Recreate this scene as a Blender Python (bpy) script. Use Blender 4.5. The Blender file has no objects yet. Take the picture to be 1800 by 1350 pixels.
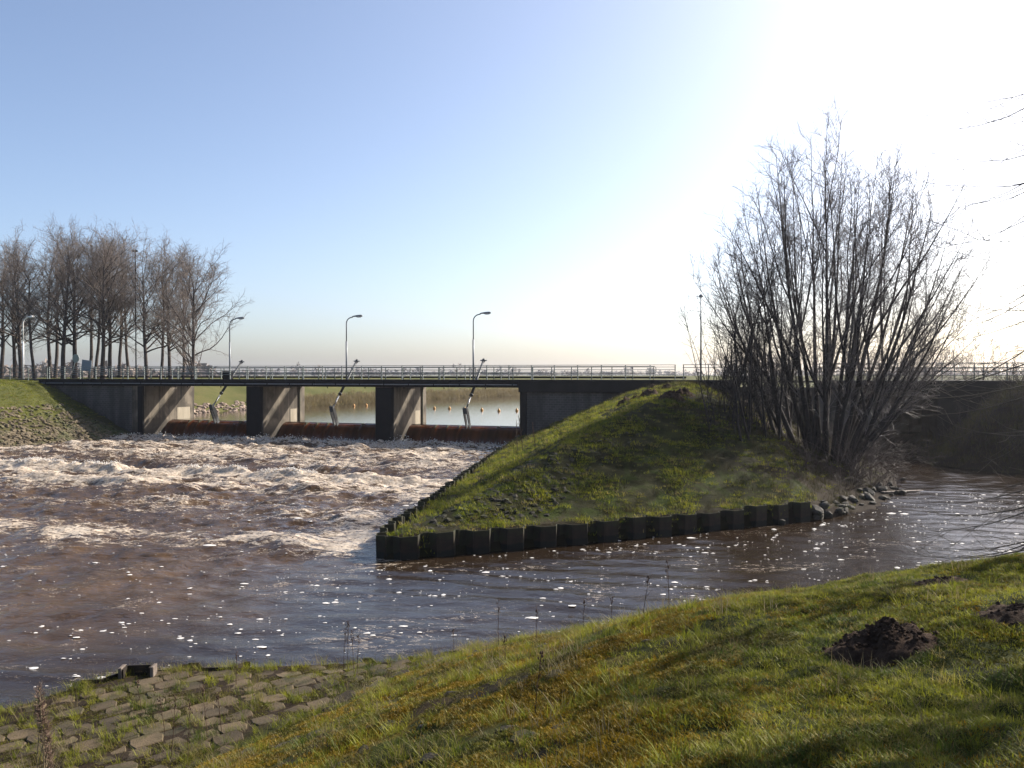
import bpy, bmesh, math, random
import numpy as np
from mathutils import Vector, Matrix

# ------------------------------------------------------------------ camera, sky, sun
scene = bpy.context.scene
COL = scene.collection
EYE = 4.85
F = 1456.0                                  # focal length in pixels of an 1800 px wide frame
cam_d = bpy.data.cameras.new('camera')
cam_d.sensor_width = 36.0
cam_d.lens = 36.0 * F / 1800.0
cam_d.clip_start = 0.05
cam_d.clip_end = 20000.0
cam = bpy.data.objects.new('camera', cam_d)
COL.objects.link(cam)
cam.location = (0, 0, EYE)
PITCH = math.atan(17.0 / F)
cam.rotation_euler = (math.radians(90) - PITCH, 0, 0)
scene.camera = cam

SUN_AZ, SUN_EL = math.radians(57), math.radians(33)      # azimuth clockwise from +Y
SUN_DIR = Vector((math.sin(SUN_AZ) * math.cos(SUN_EL), math.cos(SUN_AZ) * math.cos(SUN_EL), math.sin(SUN_EL)))
world = bpy.data.worlds.new('World')
scene.world = world
world.use_nodes = True
wn = world.node_tree.nodes
sky = wn.new('ShaderNodeTexSky')
sky.sky_type = 'NISHITA'
sky.sun_disc = False
sky.sun_elevation = SUN_EL
sky.sun_rotation = SUN_AZ
sky.air_density = 0.7
sky.dust_density = 2.1
sky.ozone_density = 1.0
wn['Background'].inputs['Strength'].default_value = 0.103
world.node_tree.links.new(sky.outputs['Color'], wn['Background'].inputs['Color'])
sun_d = bpy.data.lights.new('sun', 'SUN')
sun_d.energy = 4.8
sun_d.angle = math.radians(0.5)
sun_d.color = (1.0, 0.93, 0.83)
sun = bpy.data.objects.new('sun', sun_d)
COL.objects.link(sun)
sun.rotation_euler = (-SUN_DIR).to_track_quat('-Z', 'Y').to_euler()
scene.view_settings.view_transform = 'Standard'
scene.view_settings.look = 'None'
scene.view_settings.gamma = 1.0
scene.view_settings.use_curve_mapping = False
scene.view_settings.exposure = 1.15
scene.cycles.max_bounces = 6
scene.cycles.transparent_max_bounces = 8
scene.cycles.volume_bounces = 0

# ------------------------------------------------------------------ helpers
RNG = random.Random(7)
NP = np.random.default_rng(7)


def sstep(a, b, x):
    t = np.clip((x - a) / (b - a), 0, 1)
    return t * t * (3 - 2 * t)


def smin(a, b, k):
    h = np.clip(0.5 + 0.5 * (b - a) / k, 0, 1)
    return b * (1 - h) + a * h - k * h * (1 - h)


def _hash(ix, iy, seed):
    h = (ix.astype(np.int64) * 374761393 + iy.astype(np.int64) * 668265263 + seed * 1442695041) & 0xFFFFFFFF
    h = ((h ^ (h >> 13)) * 1274126177) & 0xFFFFFFFF
    return ((h ^ (h >> 16)) & 0xFFFF) / 65536.0


def perlin(x, y, seed=0):
    x = np.asarray(x, float); y = np.asarray(y, float)
    ix = np.floor(x); iy = np.floor(y)
    fx = x - ix; fy = y - iy
    u = fx * fx * fx * (fx * (fx * 6 - 15) + 10)
    v = fy * fy * fy * (fy * (fy * 6 - 15) + 10)

    def g(ox, oy):
        a = _hash(ix + ox, iy + oy, seed) * 2 * np.pi
        return np.cos(a) * (fx - ox) + np.sin(a) * (fy - oy)
    n0 = g(0, 0) * (1 - u) + g(1, 0) * u
    n1 = g(0, 1) * (1 - u) + g(1, 1) * u
    return (n0 * (1 - v) + n1 * v) * 1.5


def fbm(x, y, octaves=4, seed=0, gain=0.5):
    s = 0; a = 1.0
    for i in range(octaves):
        s = s + a * perlin(x * 2 ** i, y * 2 ** i, seed + i * 17)
        a *= gain
    return s


def sd_poly(x, y, poly):
    """signed distance, positive inside"""
    x = np.asarray(x, float); y = np.asarray(y, float)
    d2 = np.full(x.shape, 1e18); inside = np.zeros(x.shape, bool)
    n = len(poly)
    for i in range(n):
        ax, ay = poly[i]; bx, by = poly[(i + 1) % n]
        ex, ey = bx - ax, by - ay
        t = np.clip(((x - ax) * ex + (y - ay) * ey) / (ex * ex + ey * ey), 0, 1)
        d2 = np.minimum(d2, (x - ax - t * ex) ** 2 + (y - ay - t * ey) ** 2)
        if ay != by:
            c = ((ay > y) != (by > y)) & (x < (bx - ax) * (y - ay) / (by - ay) + ax)
            inside ^= c
    d = np.sqrt(d2)
    return np.where(inside, d, -d)


def np_mesh(name, verts, faces, smooth=True):
    """verts (n,3), faces (m,k) k = 3 or 4"""
    me = bpy.data.meshes.new(name)
    verts = np.asarray(verts, np.float32); faces = np.asarray(faces, np.int32)
    k = faces.shape[1]
    me.vertices.add(len(verts)); me.vertices.foreach_set('co', verts.ravel())
    me.loops.add(faces.size); me.loops.foreach_set('vertex_index', faces.ravel())
    me.polygons.add(len(faces))
    me.polygons.foreach_set('loop_start', np.arange(0, faces.size, k, dtype=np.int32))
    me.polygons.foreach_set('loop_total', np.full(len(faces), k, np.int32))
    me.polygons.foreach_set('use_smooth', np.full(len(faces), smooth, bool))
    me.update(); me.validate()
    return me


def grid_mesh(name, xs, ys, zf, keep=None, smooth=True):
    X, Y = np.meshgrid(xs, ys)
    Z = zf(X, Y)
    nx, ny = len(xs), len(ys)
    idx = np.arange(nx * ny).reshape(ny, nx)
    f = np.stack([idx[:-1, :-1], idx[:-1, 1:], idx[1:, 1:], idx[1:, :-1]], -1).reshape(-1, 4)
    if keep is not None:
        K = keep(X, Y, Z).ravel()
        f = f[K[f].any(1)]
    v = np.stack([X.ravel(), Y.ravel(), Z.ravel()], 1)
    used = np.zeros(len(v), bool); used[f.ravel()] = True
    remap = np.cumsum(used) - 1
    return np_mesh(name, v[used], remap[f], smooth), X.ravel()[used], Y.ravel()[used], Z.ravel()[used]


def attr(me, name, vals):
    a = me.attributes.new(name, 'FLOAT', 'POINT')
    a.data.foreach_set('value', np.asarray(vals, np.float32).ravel())


def obj(name, me, mat=None, parent=None, label=None, cat=None, group=None, kind=None):
    o = bpy.data.objects.new(name, me)
    COL.objects.link(o)
    if mat is not None and me is not None and not me.materials:
        me.materials.append(mat)
    if parent is not None:
        o.parent = parent
    tag(o, label, cat, group, kind)
    return o


def tag(o, label=None, cat=None, group=None, kind=None):
    if label: o['label'] = label
    if cat: o['category'] = cat
    if group: o['group'] = group
    if kind: o['kind'] = kind
    return o


def thing(name, loc, rz, label, cat, group=None):
    o = bpy.data.objects.new(name, None)
    COL.objects.link(o)
    o.empty_display_size = 0.2
    o.location = loc; o.rotation_euler = (0, 0, rz)
    return tag(o, label, cat, group)


class MB:
    """collects boxes, prisms and tubes; build() makes ONE mesh"""
    def __init__(self):
        self.v = []; self.f = []; self.sm = []

    def add(self, vs, fs, smooth=False):
        n = len(self.v)
        self.v += [tuple(p) for p in vs]
        self.f += [tuple(i + n for i in f) for f in fs]
        self.sm += [smooth] * len(fs)
        return self

    def box(self, x0, x1, y0, y1, z0, z1, M=None):
        vs = [Vector((x, y, z)) for z in (z0, z1) for y in (y0, y1) for x in (x0, x1)]
        if M is not None: vs = [M @ p for p in vs]
        return self.add(vs, [(0, 2, 3, 1), (4, 5, 7, 6), (0, 1, 5, 4), (2, 6, 7, 3), (0, 4, 6, 2), (1, 3, 7, 5)])

    def tube(self, pts, r, sides=8, cap=True, smooth=True):
        pts = [Vector(p) for p in pts]
        if not isinstance(r, (list, tuple)): r = [r] * len(pts)
        rings = []; ref = None
        for i, p in enumerate(pts):
            d = (pts[min(i + 1, len(pts) - 1)] - pts[max(i - 1, 0)]).normalized()
            if ref is None:
                ref = Vector((0, 0, 1)) if abs(d.z) < 0.9 else Vector((1, 0, 0))
            a = d.cross(ref).normalized(); b = a.cross(d).normalized(); ref = b
            rings.append([p + (a * math.cos(2 * math.pi * k / sides) + b * math.sin(2 * math.pi * k / sides)) * r[i] for k in range(sides)])
        vs = [q for ring in rings for q in ring]
        fs = []
        for i in range(len(pts) - 1):
            for k in range(sides):
                k2 = (k + 1) % sides
                fs.append((i * sides + k, i * sides + k2, (i + 1) * sides + k2, (i + 1) * sides + k))
        if cap:
            fs.append(tuple(range(sides - 1, -1, -1)))
            fs.append(tuple((len(pts) - 1) * sides + k for k in range(sides)))
        return self.add(vs, fs, smooth)

    def prism(self, poly, z0, z1):
        n = len(poly)
        vs = [(x, y, z0) for x, y in poly] + [(x, y, z1) for x, y in poly]
        fs = [tuple(range(n - 1, -1, -1)), tuple(range(n, 2 * n))]
        fs += [(i, (i + 1) % n, n + (i + 1) % n, n + i) for i in range(n)]
        return self.add(vs, fs)

    def mesh(self, name, bevel=0.0):
        me = bpy.data.meshes.new(name)
        me.from_pydata(self.v, [], self.f)
        me.polygons.foreach_set('use_smooth', self.sm)
        bm = bmesh.new(); bm.from_mesh(me)
        bmesh.ops.recalc_face_normals(bm, faces=bm.faces)
        if bevel:
            bmesh.ops.bevel(bm, geom=[e for e in bm.edges if e.calc_face_angle(0) > 0.6], offset=bevel, segments=1, affect='EDGES')
        bm.to_mesh(me); bm.free()
        return me

    def build(self, name, mat, parent=None, bevel=0.0, **kw):
        return obj(name, self.mesh(name, bevel), mat, parent, **kw)


def tubes_mesh(name, tubes):
    """tubes: list of (pts (n,3), radii (n), sides) -> one mesh, vectorised by (n, sides)"""
    groups = {}
    for p, r, s in tubes:
        groups.setdefault((len(p), s), []).append((p, r))
    V = []; Fc = []; base = 0
    for (n, s), lst in groups.items():
        P = np.array([p for p, _ in lst], float); R = np.array([r for _, r in lst], float)
        D = np.empty_like(P)
        D[:, 1:-1] = P[:, 2:] - P[:, :-2]; D[:, 0] = P[:, 1] - P[:, 0]; D[:, -1] = P[:, -1] - P[:, -2]
        D /= np.linalg.norm(D, axis=2, keepdims=True) + 1e-9
        avg = D.mean(1)
        ref = np.zeros_like(avg); ref[np.arange(len(avg)), np.argmin(np.abs(avg), axis=1)] = 1
        A = np.cross(D, ref[:, None, :]); A /= np.linalg.norm(A, axis=2, keepdims=True) + 1e-9
        B = np.cross(A, D)
        ang = 2 * np.pi * np.arange(s) / s
        ring = P[:, :, None, :] + R[:, :, None, None] * (A[:, :, None, :] * np.cos(ang)[None, None, :, None] + B[:, :, None, :] * np.sin(ang)[None, None, :, None])
        m = len(lst)
        V.append(ring.reshape(-1, 3))
        idx = base + np.arange(m * n * s).reshape(m, n, s)
        a = idx[:, :-1, :]; b = idx[:, 1:, :]
        a2 = np.roll(a, -1, 2); b2 = np.roll(b, -1, 2)
        Fc.append(np.stack([a, a2, b2, b], -1).reshape(-1, 4))
        base += m * n * s
    return np_mesh(name, np.concatenate(V), np.concatenate(Fc))


# ------------------------------------------------------------------ materials
class NT:
    def __init__(self, name):
        self.m = bpy.data.materials.new(name); self.m.use_nodes = True
        self.t = self.m.node_tree; self.n = self.t.nodes; self.l = self.t.links
        self.b = self.n['Principled BSDF']; self.out = self.n['Material Output']

    def new(self, t, **kw):
        n = self.n.new('ShaderNode' + t)
        for k, v in kw.items(): setattr(n, k, v)
        return n

    def link(self, a, b): self.l.new(a, b)

    def coord(self, kind='Object', scale=None, rot=None):
        if kind == 'World':
            c = self.new('NewGeometry').outputs['Position']
        else:
            c = self.new('TexCoord').outputs[kind]
        if scale is None: return c
        mp = self.new('Mapping'); mp.inputs['Scale'].default_value = scale
        if rot: mp.inputs['Rotation'].default_value = rot
        self.link(c, mp.inputs['Vector'])
        return mp.outputs['Vector']

    def noise(self, vec, scale, detail=5, rough=0.55, dist=0.0):
        n = self.new('TexNoise'); n.inputs['Scale'].default_value = scale
        n.inputs['Detail'].default_value = detail; n.inputs['Roughness'].default_value = rough
        n.inputs['Distortion'].default_value = dist
        if vec is not None: self.link(vec, n.inputs['Vector'])
        return n.outputs['Fac']

    def ramp(self, fac, stops, interp='LINEAR'):
        r = self.new('ValToRGB'); r.color_ramp.interpolation = interp
        e = r.color_ramp.elements
        while len(e) < len(stops): e.new(0.5)
        for i, (p, c) in enumerate(stops):
            e[i].position = p
            e[i].color = (c, c, c, 1) if isinstance(c, (int, float)) else (*c, 1)
        self.link(fac, r.inputs['Fac'])
        return r.outputs['Color']

    def mix(self, fac, a, b, mode='MIX'):
        m = self.new('Mix', data_type='RGBA', blend_type=mode)
        for sock, v in ((m.inputs[0], fac), (m.inputs[6], a), (m.inputs[7], b)):
            if isinstance(v, (int, float)): sock.default_value = v
            elif isinstance(v, tuple): sock.default_value = (*v, 1)
            else: self.link(v, sock)
        return m.outputs[2]

    def math(self, op, a, b=0.0, c=None, clamp=False):
        m = self.new('Math', operation=op, use_clamp=clamp)
        for i, v in enumerate((a, b) if c is None else (a, b, c)):
            if isinstance(v, (int, float)): m.inputs[i].default_value = v
            else: self.link(v, m.inputs[i])
        return m.outputs[0]

    def attr(self, name):
        return self.new('Attribute', attribute_name=name).outputs['Fac']

    def bump(self, h, strength=0.5, dist=0.02, normal=None):
        b = self.new('Bump'); b.inputs['Strength'].default_value = strength; b.inputs['Distance'].default_value = dist
        self.link(h, b.inputs['Height'])
        if normal is not None: self.link(normal, b.inputs['Normal'])
        return b.outputs['Normal']

    def set(self, **kw):
        for k, v in kw.items():
            s = self.b.inputs[k.replace('_', ' ')]
            if isinstance(v, (int, float)): s.default_value = v
            elif isinstance(v, tuple): s.default_value = (*v, 1) if len(v) == 3 else v
            else: self.link(v, s)
        return self


def sc(c, k):
    return tuple(q * k for q in c)


def mat_noise(name, c1, c2, scale=3.0, rough=0.8, bump=0.3, bdist=0.02, metallic=0.0, c3=None, s3=0.6, coord='Object', bscale=None, spec=0.3, rnd=0.0, alb=0.65):
    c1, c2 = sc(c1, alb), sc(c2, alb)
    c3 = sc(c3, alb) if c3 else None
    n = NT(name); v = n.coord(coord)
    f = n.noise(v, scale, 6, 0.6)
    col = n.ramp(f, [(0.3, c1), (0.7, c2)])
    if c3:
        g = n.noise(v, s3, 5, 0.6, 0.4)
        col = n.mix(n.ramp(g, [(0.48, 0.0), (0.62, 1.0)]), col, c3)
    if rnd:
        k = n.math('MULTIPLY_ADD', n.new('ObjectInfo').outputs['Random'], rnd, 1.0 - 0.6 * rnd)
        gy = n.new('CombineColor')
        for q in range(3): n.link(k, gy.inputs[q])
        col = n.mix(1.0, col, gy.outputs[0], 'MULTIPLY')
    nb = n.noise(v, bscale or scale * 4, 6, 0.65)
    n.set(Base_Color=col, Roughness=rough, Metallic=metallic, Normal=n.bump(nb, bump, bdist))
    n.b.inputs['Specular IOR Level'].default_value = spec
    return n.m


M = {}
M['concrete'] = mat_noise('concrete', (0.15, 0.125, 0.095), (0.27, 0.225, 0.17), 1.2, 0.85, 0.35, 0.02, c3=(0.085, 0.07, 0.052), s3=0.7)
def add_drips(m, amount=0.75, dark=(0.03, 0.025, 0.02)):
    n = NT.__new__(NT); n.m = m; n.t = m.node_tree; n.n = n.t.nodes; n.l = n.t.links; n.b = n.n['Principled BSDF']
    old = n.b.inputs['Base Color'].links[0].from_socket
    d = n.noise(n.coord('Object', (2.6, 2.6, 0.12)), 1.0, 6, 0.7)
    low = n.new('SeparateXYZ'); n.link(n.coord('World'), low.inputs[0])
    wet = n.ramp(n.math('MULTIPLY_ADD', n.noise(n.coord('World'), 1.3, 4, 0.6), 0.5, n.math('MULTIPLY', low.outputs[2], 0.5)), [(0.42, 1.0), (0.85, 0.0)])
    f = n.math('MAXIMUM', n.ramp(d, [(0.48, 0.0), (0.66, amount)]), n.math('MULTIPLY', wet, 0.85))
    n.link(n.mix(f, old, dark), n.b.inputs['Base Color'])
add_drips(M['concrete'])
M['concrete_pale'] = mat_noise('concrete_pale', (0.42, 0.36, 0.27), (0.50, 0.44, 0.34), 1.5, 0.85, 0.2, 0.01)
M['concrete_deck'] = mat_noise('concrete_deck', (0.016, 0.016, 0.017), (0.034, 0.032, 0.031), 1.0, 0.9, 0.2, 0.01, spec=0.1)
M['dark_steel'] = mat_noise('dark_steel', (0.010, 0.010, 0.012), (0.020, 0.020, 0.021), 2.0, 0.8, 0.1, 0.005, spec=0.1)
M['cyl_grey'] = mat_noise('cylinder_grey', (0.045, 0.05, 0.055), (0.09, 0.095, 0.10), 3.0, 0.5, 0.05, 0.003)
M['galvanised'] = mat_noise('galvanised', (0.20, 0.23, 0.22), (0.30, 0.33, 0.31), 4.0, 0.5, 0.05, 0.002, metallic=0.25)
M['green_rail'] = mat_noise('green_rail', (0.10, 0.125, 0.115), (0.16, 0.19, 0.175), 4.0, 0.5, 0.05, 0.002, metallic=0.1)
M['chrome_rod'] = mat_noise('chrome_rod', (0.55, 0.55, 0.56), (0.7, 0.7, 0.7), 6.0, 0.25, 0.02, 0.001, metallic=0.9, alb=1.0)
M['lamp_grey'] = mat_noise('lamp_grey', (0.22, 0.24, 0.26), (0.32, 0.34, 0.36), 3.0, 0.45, 0.05, 0.002, metallic=0.3)
M['lamp_white'] = mat_noise('lamp_white', (0.68, 0.66, 0.62), (0.8, 0.78, 0.75), 3.0, 0.4, 0.03, 0.002, alb=1.0)
M['lamp_glass'] = mat_noise('lamp_glass', (0.55, 0.57, 0.58), (0.66, 0.68, 0.68), 5.0, 0.15, 0.02, 0.001, spec=0.5, alb=1.0)
M['buoy'] = mat_noise('buoy', (0.72, 0.33, 0.06), (0.82, 0.42, 0.10), 3.0, 0.45, 0.05, 0.003)
M['rust'] = mat_noise('rust', (0.022, 0.016, 0.011), (0.062, 0.038, 0.022), 3.0, 0.75, 0.7, 0.012, c3=(0.042, 0.044, 0.018), s3=1.6, rnd=0.8)
add_drips(M['concrete_pale'], 0.5, (0.11, 0.09, 0.06))
def tide_line(m):
    n = NT.__new__(NT); n.m = m; n.t = m.node_tree; n.n = n.t.nodes; n.l = n.t.links; n.b = n.n['Principled BSDF']
    old = n.b.inputs['Base Color'].links[0].from_socket
    p = n.new('SeparateXYZ'); n.link(n.coord('World'), p.inputs[0])
    h = n.math('ADD', p.outputs[2], n.math('MULTIPLY', n.noise(n.coord('World'), 2.5, 5, 0.65), 0.3))
    c = n.mix(n.ramp(h, [(0.30, 1.0), (0.36, 0.0)]), old, (0.008, 0.008, 0.006))
    c = n.mix(n.ramp(n.math('ADD', h, n.math('MULTIPLY', n.noise(n.coord('World'), 9.0, 4, 0.7), 0.2)), [(0.66, 0.0), (0.86, 0.6)]), c, (0.030, 0.034, 0.012))
    n.link(c, n.b.inputs['Base Color'])
tide_line(M['rust'])
M['asphalt'] = mat_noise('asphalt', (0.04, 0.04, 0.042), (0.065, 0.063, 0.06), 6.0, 0.9, 0.3, 0.005)
M['soil'] = mat_noise('soil', (0.035, 0.021, 0.014), (0.10, 0.062, 0.040), 7.0, 0.95, 0.9, 0.03, bscale=30, spec=0.1)
M['bark'] = mat_noise('bark', (0.06, 0.049, 0.043), (0.13, 0.105, 0.092), 4.0, 0.9, 0.6, 0.02, spec=0.15)
M['bark_grey'] = mat_noise('bark_grey', (0.075, 0.066, 0.058), (0.14, 0.12, 0.10), 4.0, 0.9, 0.5, 0.02, spec=0.15)
M['twig'] = mat_noise('twig', (0.19, 0.15, 0.125), (0.34, 0.28, 0.24), 2.0, 0.8, 0.1, 0.005, spec=0.2)
M['willow_bark'] = mat_noise('willow_bark', (0.024, 0.020, 0.018), (0.062, 0.050, 0.046), 3.0, 0.85, 0.5, 0.02, spec=0.2)
M['willow_twig'] = mat_noise('willow_twig', (0.13, 0.105, 0.10), (0.24, 0.20, 0.19), 2.0, 0.6, 0.1, 0.005, spec=0.35)
M['bramble'] = mat_noise('bramble', (0.035, 0.020, 0.016), (0.085, 0.046, 0.036), 2.0, 0.6, 0.1, 0.005, spec=0.35)
M['dry'] = mat_noise('dry', (0.26, 0.20, 0.11), (0.42, 0.33, 0.20), 3.0, 0.8, 0.1, 0.003, spec=0.2)
M['stalk'] = mat_noise('stalk', (0.06, 0.035, 0.025), (0.13, 0.075, 0.05), 5.0, 0.8, 0.1, 0.003, spec=0.2)
M['plume'] = mat_noise('plume', (0.24, 0.16, 0.12), (0.38, 0.27, 0.2), 9.0, 0.9, 0.3, 0.01, spec=0.1)
M['rock'] = mat_noise('rock', (0.05, 0.044, 0.038), (0.17, 0.145, 0.12), 2.0, 0.8, 0.6, 0.03, c3=(0.06, 0.062, 0.03), s3=1.5, rnd=0.9)
M['pitching'] = mat_noise('pitching', (0.09, 0.068, 0.042), (0.26, 0.205, 0.13), 1.4, 0.9, 0.5, 0.03, c3=(0.09, 0.10, 0.035), s3=0.5)
M['revet_rock'] = mat_noise('revet_rock', (0.22, 0.16, 0.12), (0.48, 0.37, 0.29), 1.1, 0.9, 0.4, 0.03)
M['block'] = mat_noise('block', (0.075, 0.055, 0.030), (0.175, 0.125, 0.070), 2.6, 0.9, 0.8, 0.015, c3=(0.070, 0.060, 0.022), s3=1.6, coord='World', bscale=40, rnd=0.8)
M['slab'] = mat_noise('slab', (0.016, 0.013, 0.010), (0.065, 0.052, 0.038), 5.0, 0.95, 1.0, 0.03, c3=(0.08, 0.062, 0.012), s3=3.5, coord='World', bscale=30, rnd=0.7)
M['moss'] = mat_noise('moss', (0.085, 0.055, 0.008), (0.25, 0.155, 0.012), 7.0, 0.95, 1.0, 0.03, c3=(0.085, 0.095, 0.014), s3=3.5, coord='World', bscale=120, spec=0.05)
M['island_stone'] = mat_noise('island_stone', (0.025, 0.024, 0.017), (0.085, 0.074, 0.055), 2.0, 0.95, 0.9, 0.03, c3=(0.045, 0.058, 0.012), s3=0.9, coord='World', bscale=18, rnd=0.8)
M['panel_blue'] = mat_noise('panel_blue', (0.20, 0.25, 0.29), (0.26, 0.31, 0.35), 2.0, 0.5, 0.05, 0.002)
M['sign_back'] = mat_noise('sign_back', (0.24, 0.28, 0.25), (0.30, 0.34, 0.31), 2.0, 0.5, 0.05, 0.002, metallic=0.3)
M['wood'] = mat_noise('wood', (0.14, 0.11, 0.09), (0.26, 0.21, 0.17), 4.0, 0.8, 0.4, 0.01)


def make_brick():
    n = NT('brick_wall'); v = n.coord('Object')
    sep = n.new('SeparateXYZ'); n.link(v, sep.inputs[0])
    com = n.new('CombineXYZ'); n.link(sep.outputs[0], com.inputs[0]); n.link(sep.outputs[2], com.inputs[1])
    br = n.new('TexBrick'); n.link(com.outputs[0], br.inputs['Vector'])
    br.inputs['Scale'].default_value = 1.0
    br.inputs['Brick Width'].default_value = 0.34; br.inputs['Row Height'].default_value = 0.16
    br.inputs['Mortar Size'].default_value = 0.016
    br.inputs['Color1'].default_value = (0.045, 0.04, 0.036, 1); br.inputs['Color2'].default_value = (0.072, 0.064, 0.058, 1)
    br.inputs['Mortar'].default_value = (0.10, 0.095, 0.088, 1)
    st = n.noise(n.coord('Object', (1.2, 1.2, 0.22)), 1.0, 5, 0.6)
    col = n.mix(n.ramp(st, [(0.42, 0.0), (0.62, 0.75)]), br.outputs['Color'], (0.022, 0.019, 0.017))
    n.set(Base_Color=col, Roughness=0.85, Normal=n.bump(br.outputs['Fac'], 0.5, -0.01))
    return n.m
M['brick'] = make_brick()


def make_ground(name, stops, moss=None, soil=None, scale=0.5, bump=0.8, bdist=0.05, bscale=14):
    stops = [(p, sc(c, 0.65)) for p, c in stops]; moss = sc(moss, 0.65) if moss else None; soil = sc(soil, 0.65) if soil else None
    n = NT(name); v = n.coord('World')
    f = n.noise(v, scale, 8, 0.65)
    col = n.ramp(f, stops)
    if moss:
        m = n.ramp(n.noise(v, 1.1, 6, 0.6, 0.5), [(0.50, 0.0), (0.60, 1.0)])
        fac = n.math('MULTIPLY', m, n.attr('moss'))
        col = n.mix(fac, col, moss)
    if soil:
        col = n.mix(n.attr('soil'), col, soil)
    b1 = n.noise(v, bscale, 6, 0.7)
    n.set(Base_Color=col, Roughness=0.95, Normal=n.bump(b1, bump, bdist))
    n.b.inputs['Specular IOR Level'].default_value = 0.1
    return n.m
GR = [(0.28, (0.040, 0.036, 0.012)), (0.45, (0.068, 0.075, 0.018)), (0.60, (0.10, 0.095, 0.028)), (0.75, (0.14, 0.125, 0.05))]
M['near_ground'] = make_ground('near_ground', [(0.25, (0.028, 0.024, 0.012)), (0.45, (0.045, 0.055, 0.012)), (0.62, (0.075, 0.075, 0.018)), (0.8, (0.11, 0.095, 0.035))], moss=(0.16, 0.105, 0.012), soil=(0.04, 0.028, 0.018), scale=1.4, bscale=45, bdist=0.03)
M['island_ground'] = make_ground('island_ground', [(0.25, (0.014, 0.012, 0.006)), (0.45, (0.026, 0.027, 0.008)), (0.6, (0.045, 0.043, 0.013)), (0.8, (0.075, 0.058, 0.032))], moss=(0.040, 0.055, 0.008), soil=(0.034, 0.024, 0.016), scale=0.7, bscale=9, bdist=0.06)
M['far_ground'] = make_ground('far_ground', [(0.25, (0.07, 0.075, 0.022)), (0.5, (0.105, 0.11, 0.032)), (0.75, (0.17, 0.15, 0.06))], soil=(0.06, 0.045, 0.03), scale=0.25, bscale=3, bdist=0.08)


def make_grass(name, c_lo, c_hi, c_dry, dry_amount=0.35, trans=0.45):
    c_lo, c_hi, c_dry = sc(c_lo, 0.68), sc(c_hi, 0.68), sc(c_dry, 0.68)
    n = NT(name)
    rnd = n.new('ObjectInfo').outputs['Random']
    pos = n.coord('World')
    f = n.math('ADD', n.math('MULTIPLY', n.noise(pos, 0.9, 3, 0.6), 0.5), n.math('MULTIPLY', n.noise(pos, 4.5, 3, 0.6), 0.5))
    col = n.mix(n.ramp(f, [(0.40, 0.0), (0.60, 1.0)]), c_lo, c_hi)
    d = n.ramp(rnd, [(1 - dry_amount - 0.12, 0.0), (1.0, 1.0)])
    col = n.mix(d, col, c_dry)
    dif = n.new('BsdfDiffuse'); tr = n.new('BsdfTranslucent'); gl = n.new('BsdfGlossy')
    n.link(col, dif.inputs['Color']); n.link(col, tr.inputs['Color'])
    gl.inputs['Roughness'].default_value = 0.5; gl.inputs['Color'].default_value = (0.5, 0.5, 0.4, 1)
    m1 = n.new('MixShader'); m1.inputs[0].default_value = trans
    n.link(dif.outputs[0], m1.inputs[1]); n.link(tr.outputs[0], m1.inputs[2])
    m2 = n.new('MixShader'); m2.inputs[0].default_value = 0.03
    n.link(m1.outputs[0], m2.inputs[1]); n.link(gl.outputs[0], m2.inputs[2])
    n.link(m2.outputs[0], n.out.inputs['Surface'])
    return n.m
M['grass'] = make_grass('grass', (0.060, 0.100, 0.013), (0.37, 0.37, 0.030), (0.34, 0.27, 0.09), 0.14, 0.5)
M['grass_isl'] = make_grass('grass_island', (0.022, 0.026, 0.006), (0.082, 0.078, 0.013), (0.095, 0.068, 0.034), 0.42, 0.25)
M['moss_tuft'] = make_grass('moss_tuft', (0.17, 0.10, 0.007), (0.40, 0.25, 0.012), (0.24, 0.20, 0.025), 0.3, 0.3)
M['moss_green'] = make_grass('moss_green', (0.07, 0.07, 0.012), (0.21, 0.185, 0.018), (0.11, 0.085, 0.03), 0.3, 0.3)
M['grass_dry'] = make_grass('grass_dry', (0.20, 0.155, 0.07), (0.30, 0.24, 0.12), (0.38, 0.31, 0.19), 0.3)


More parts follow.
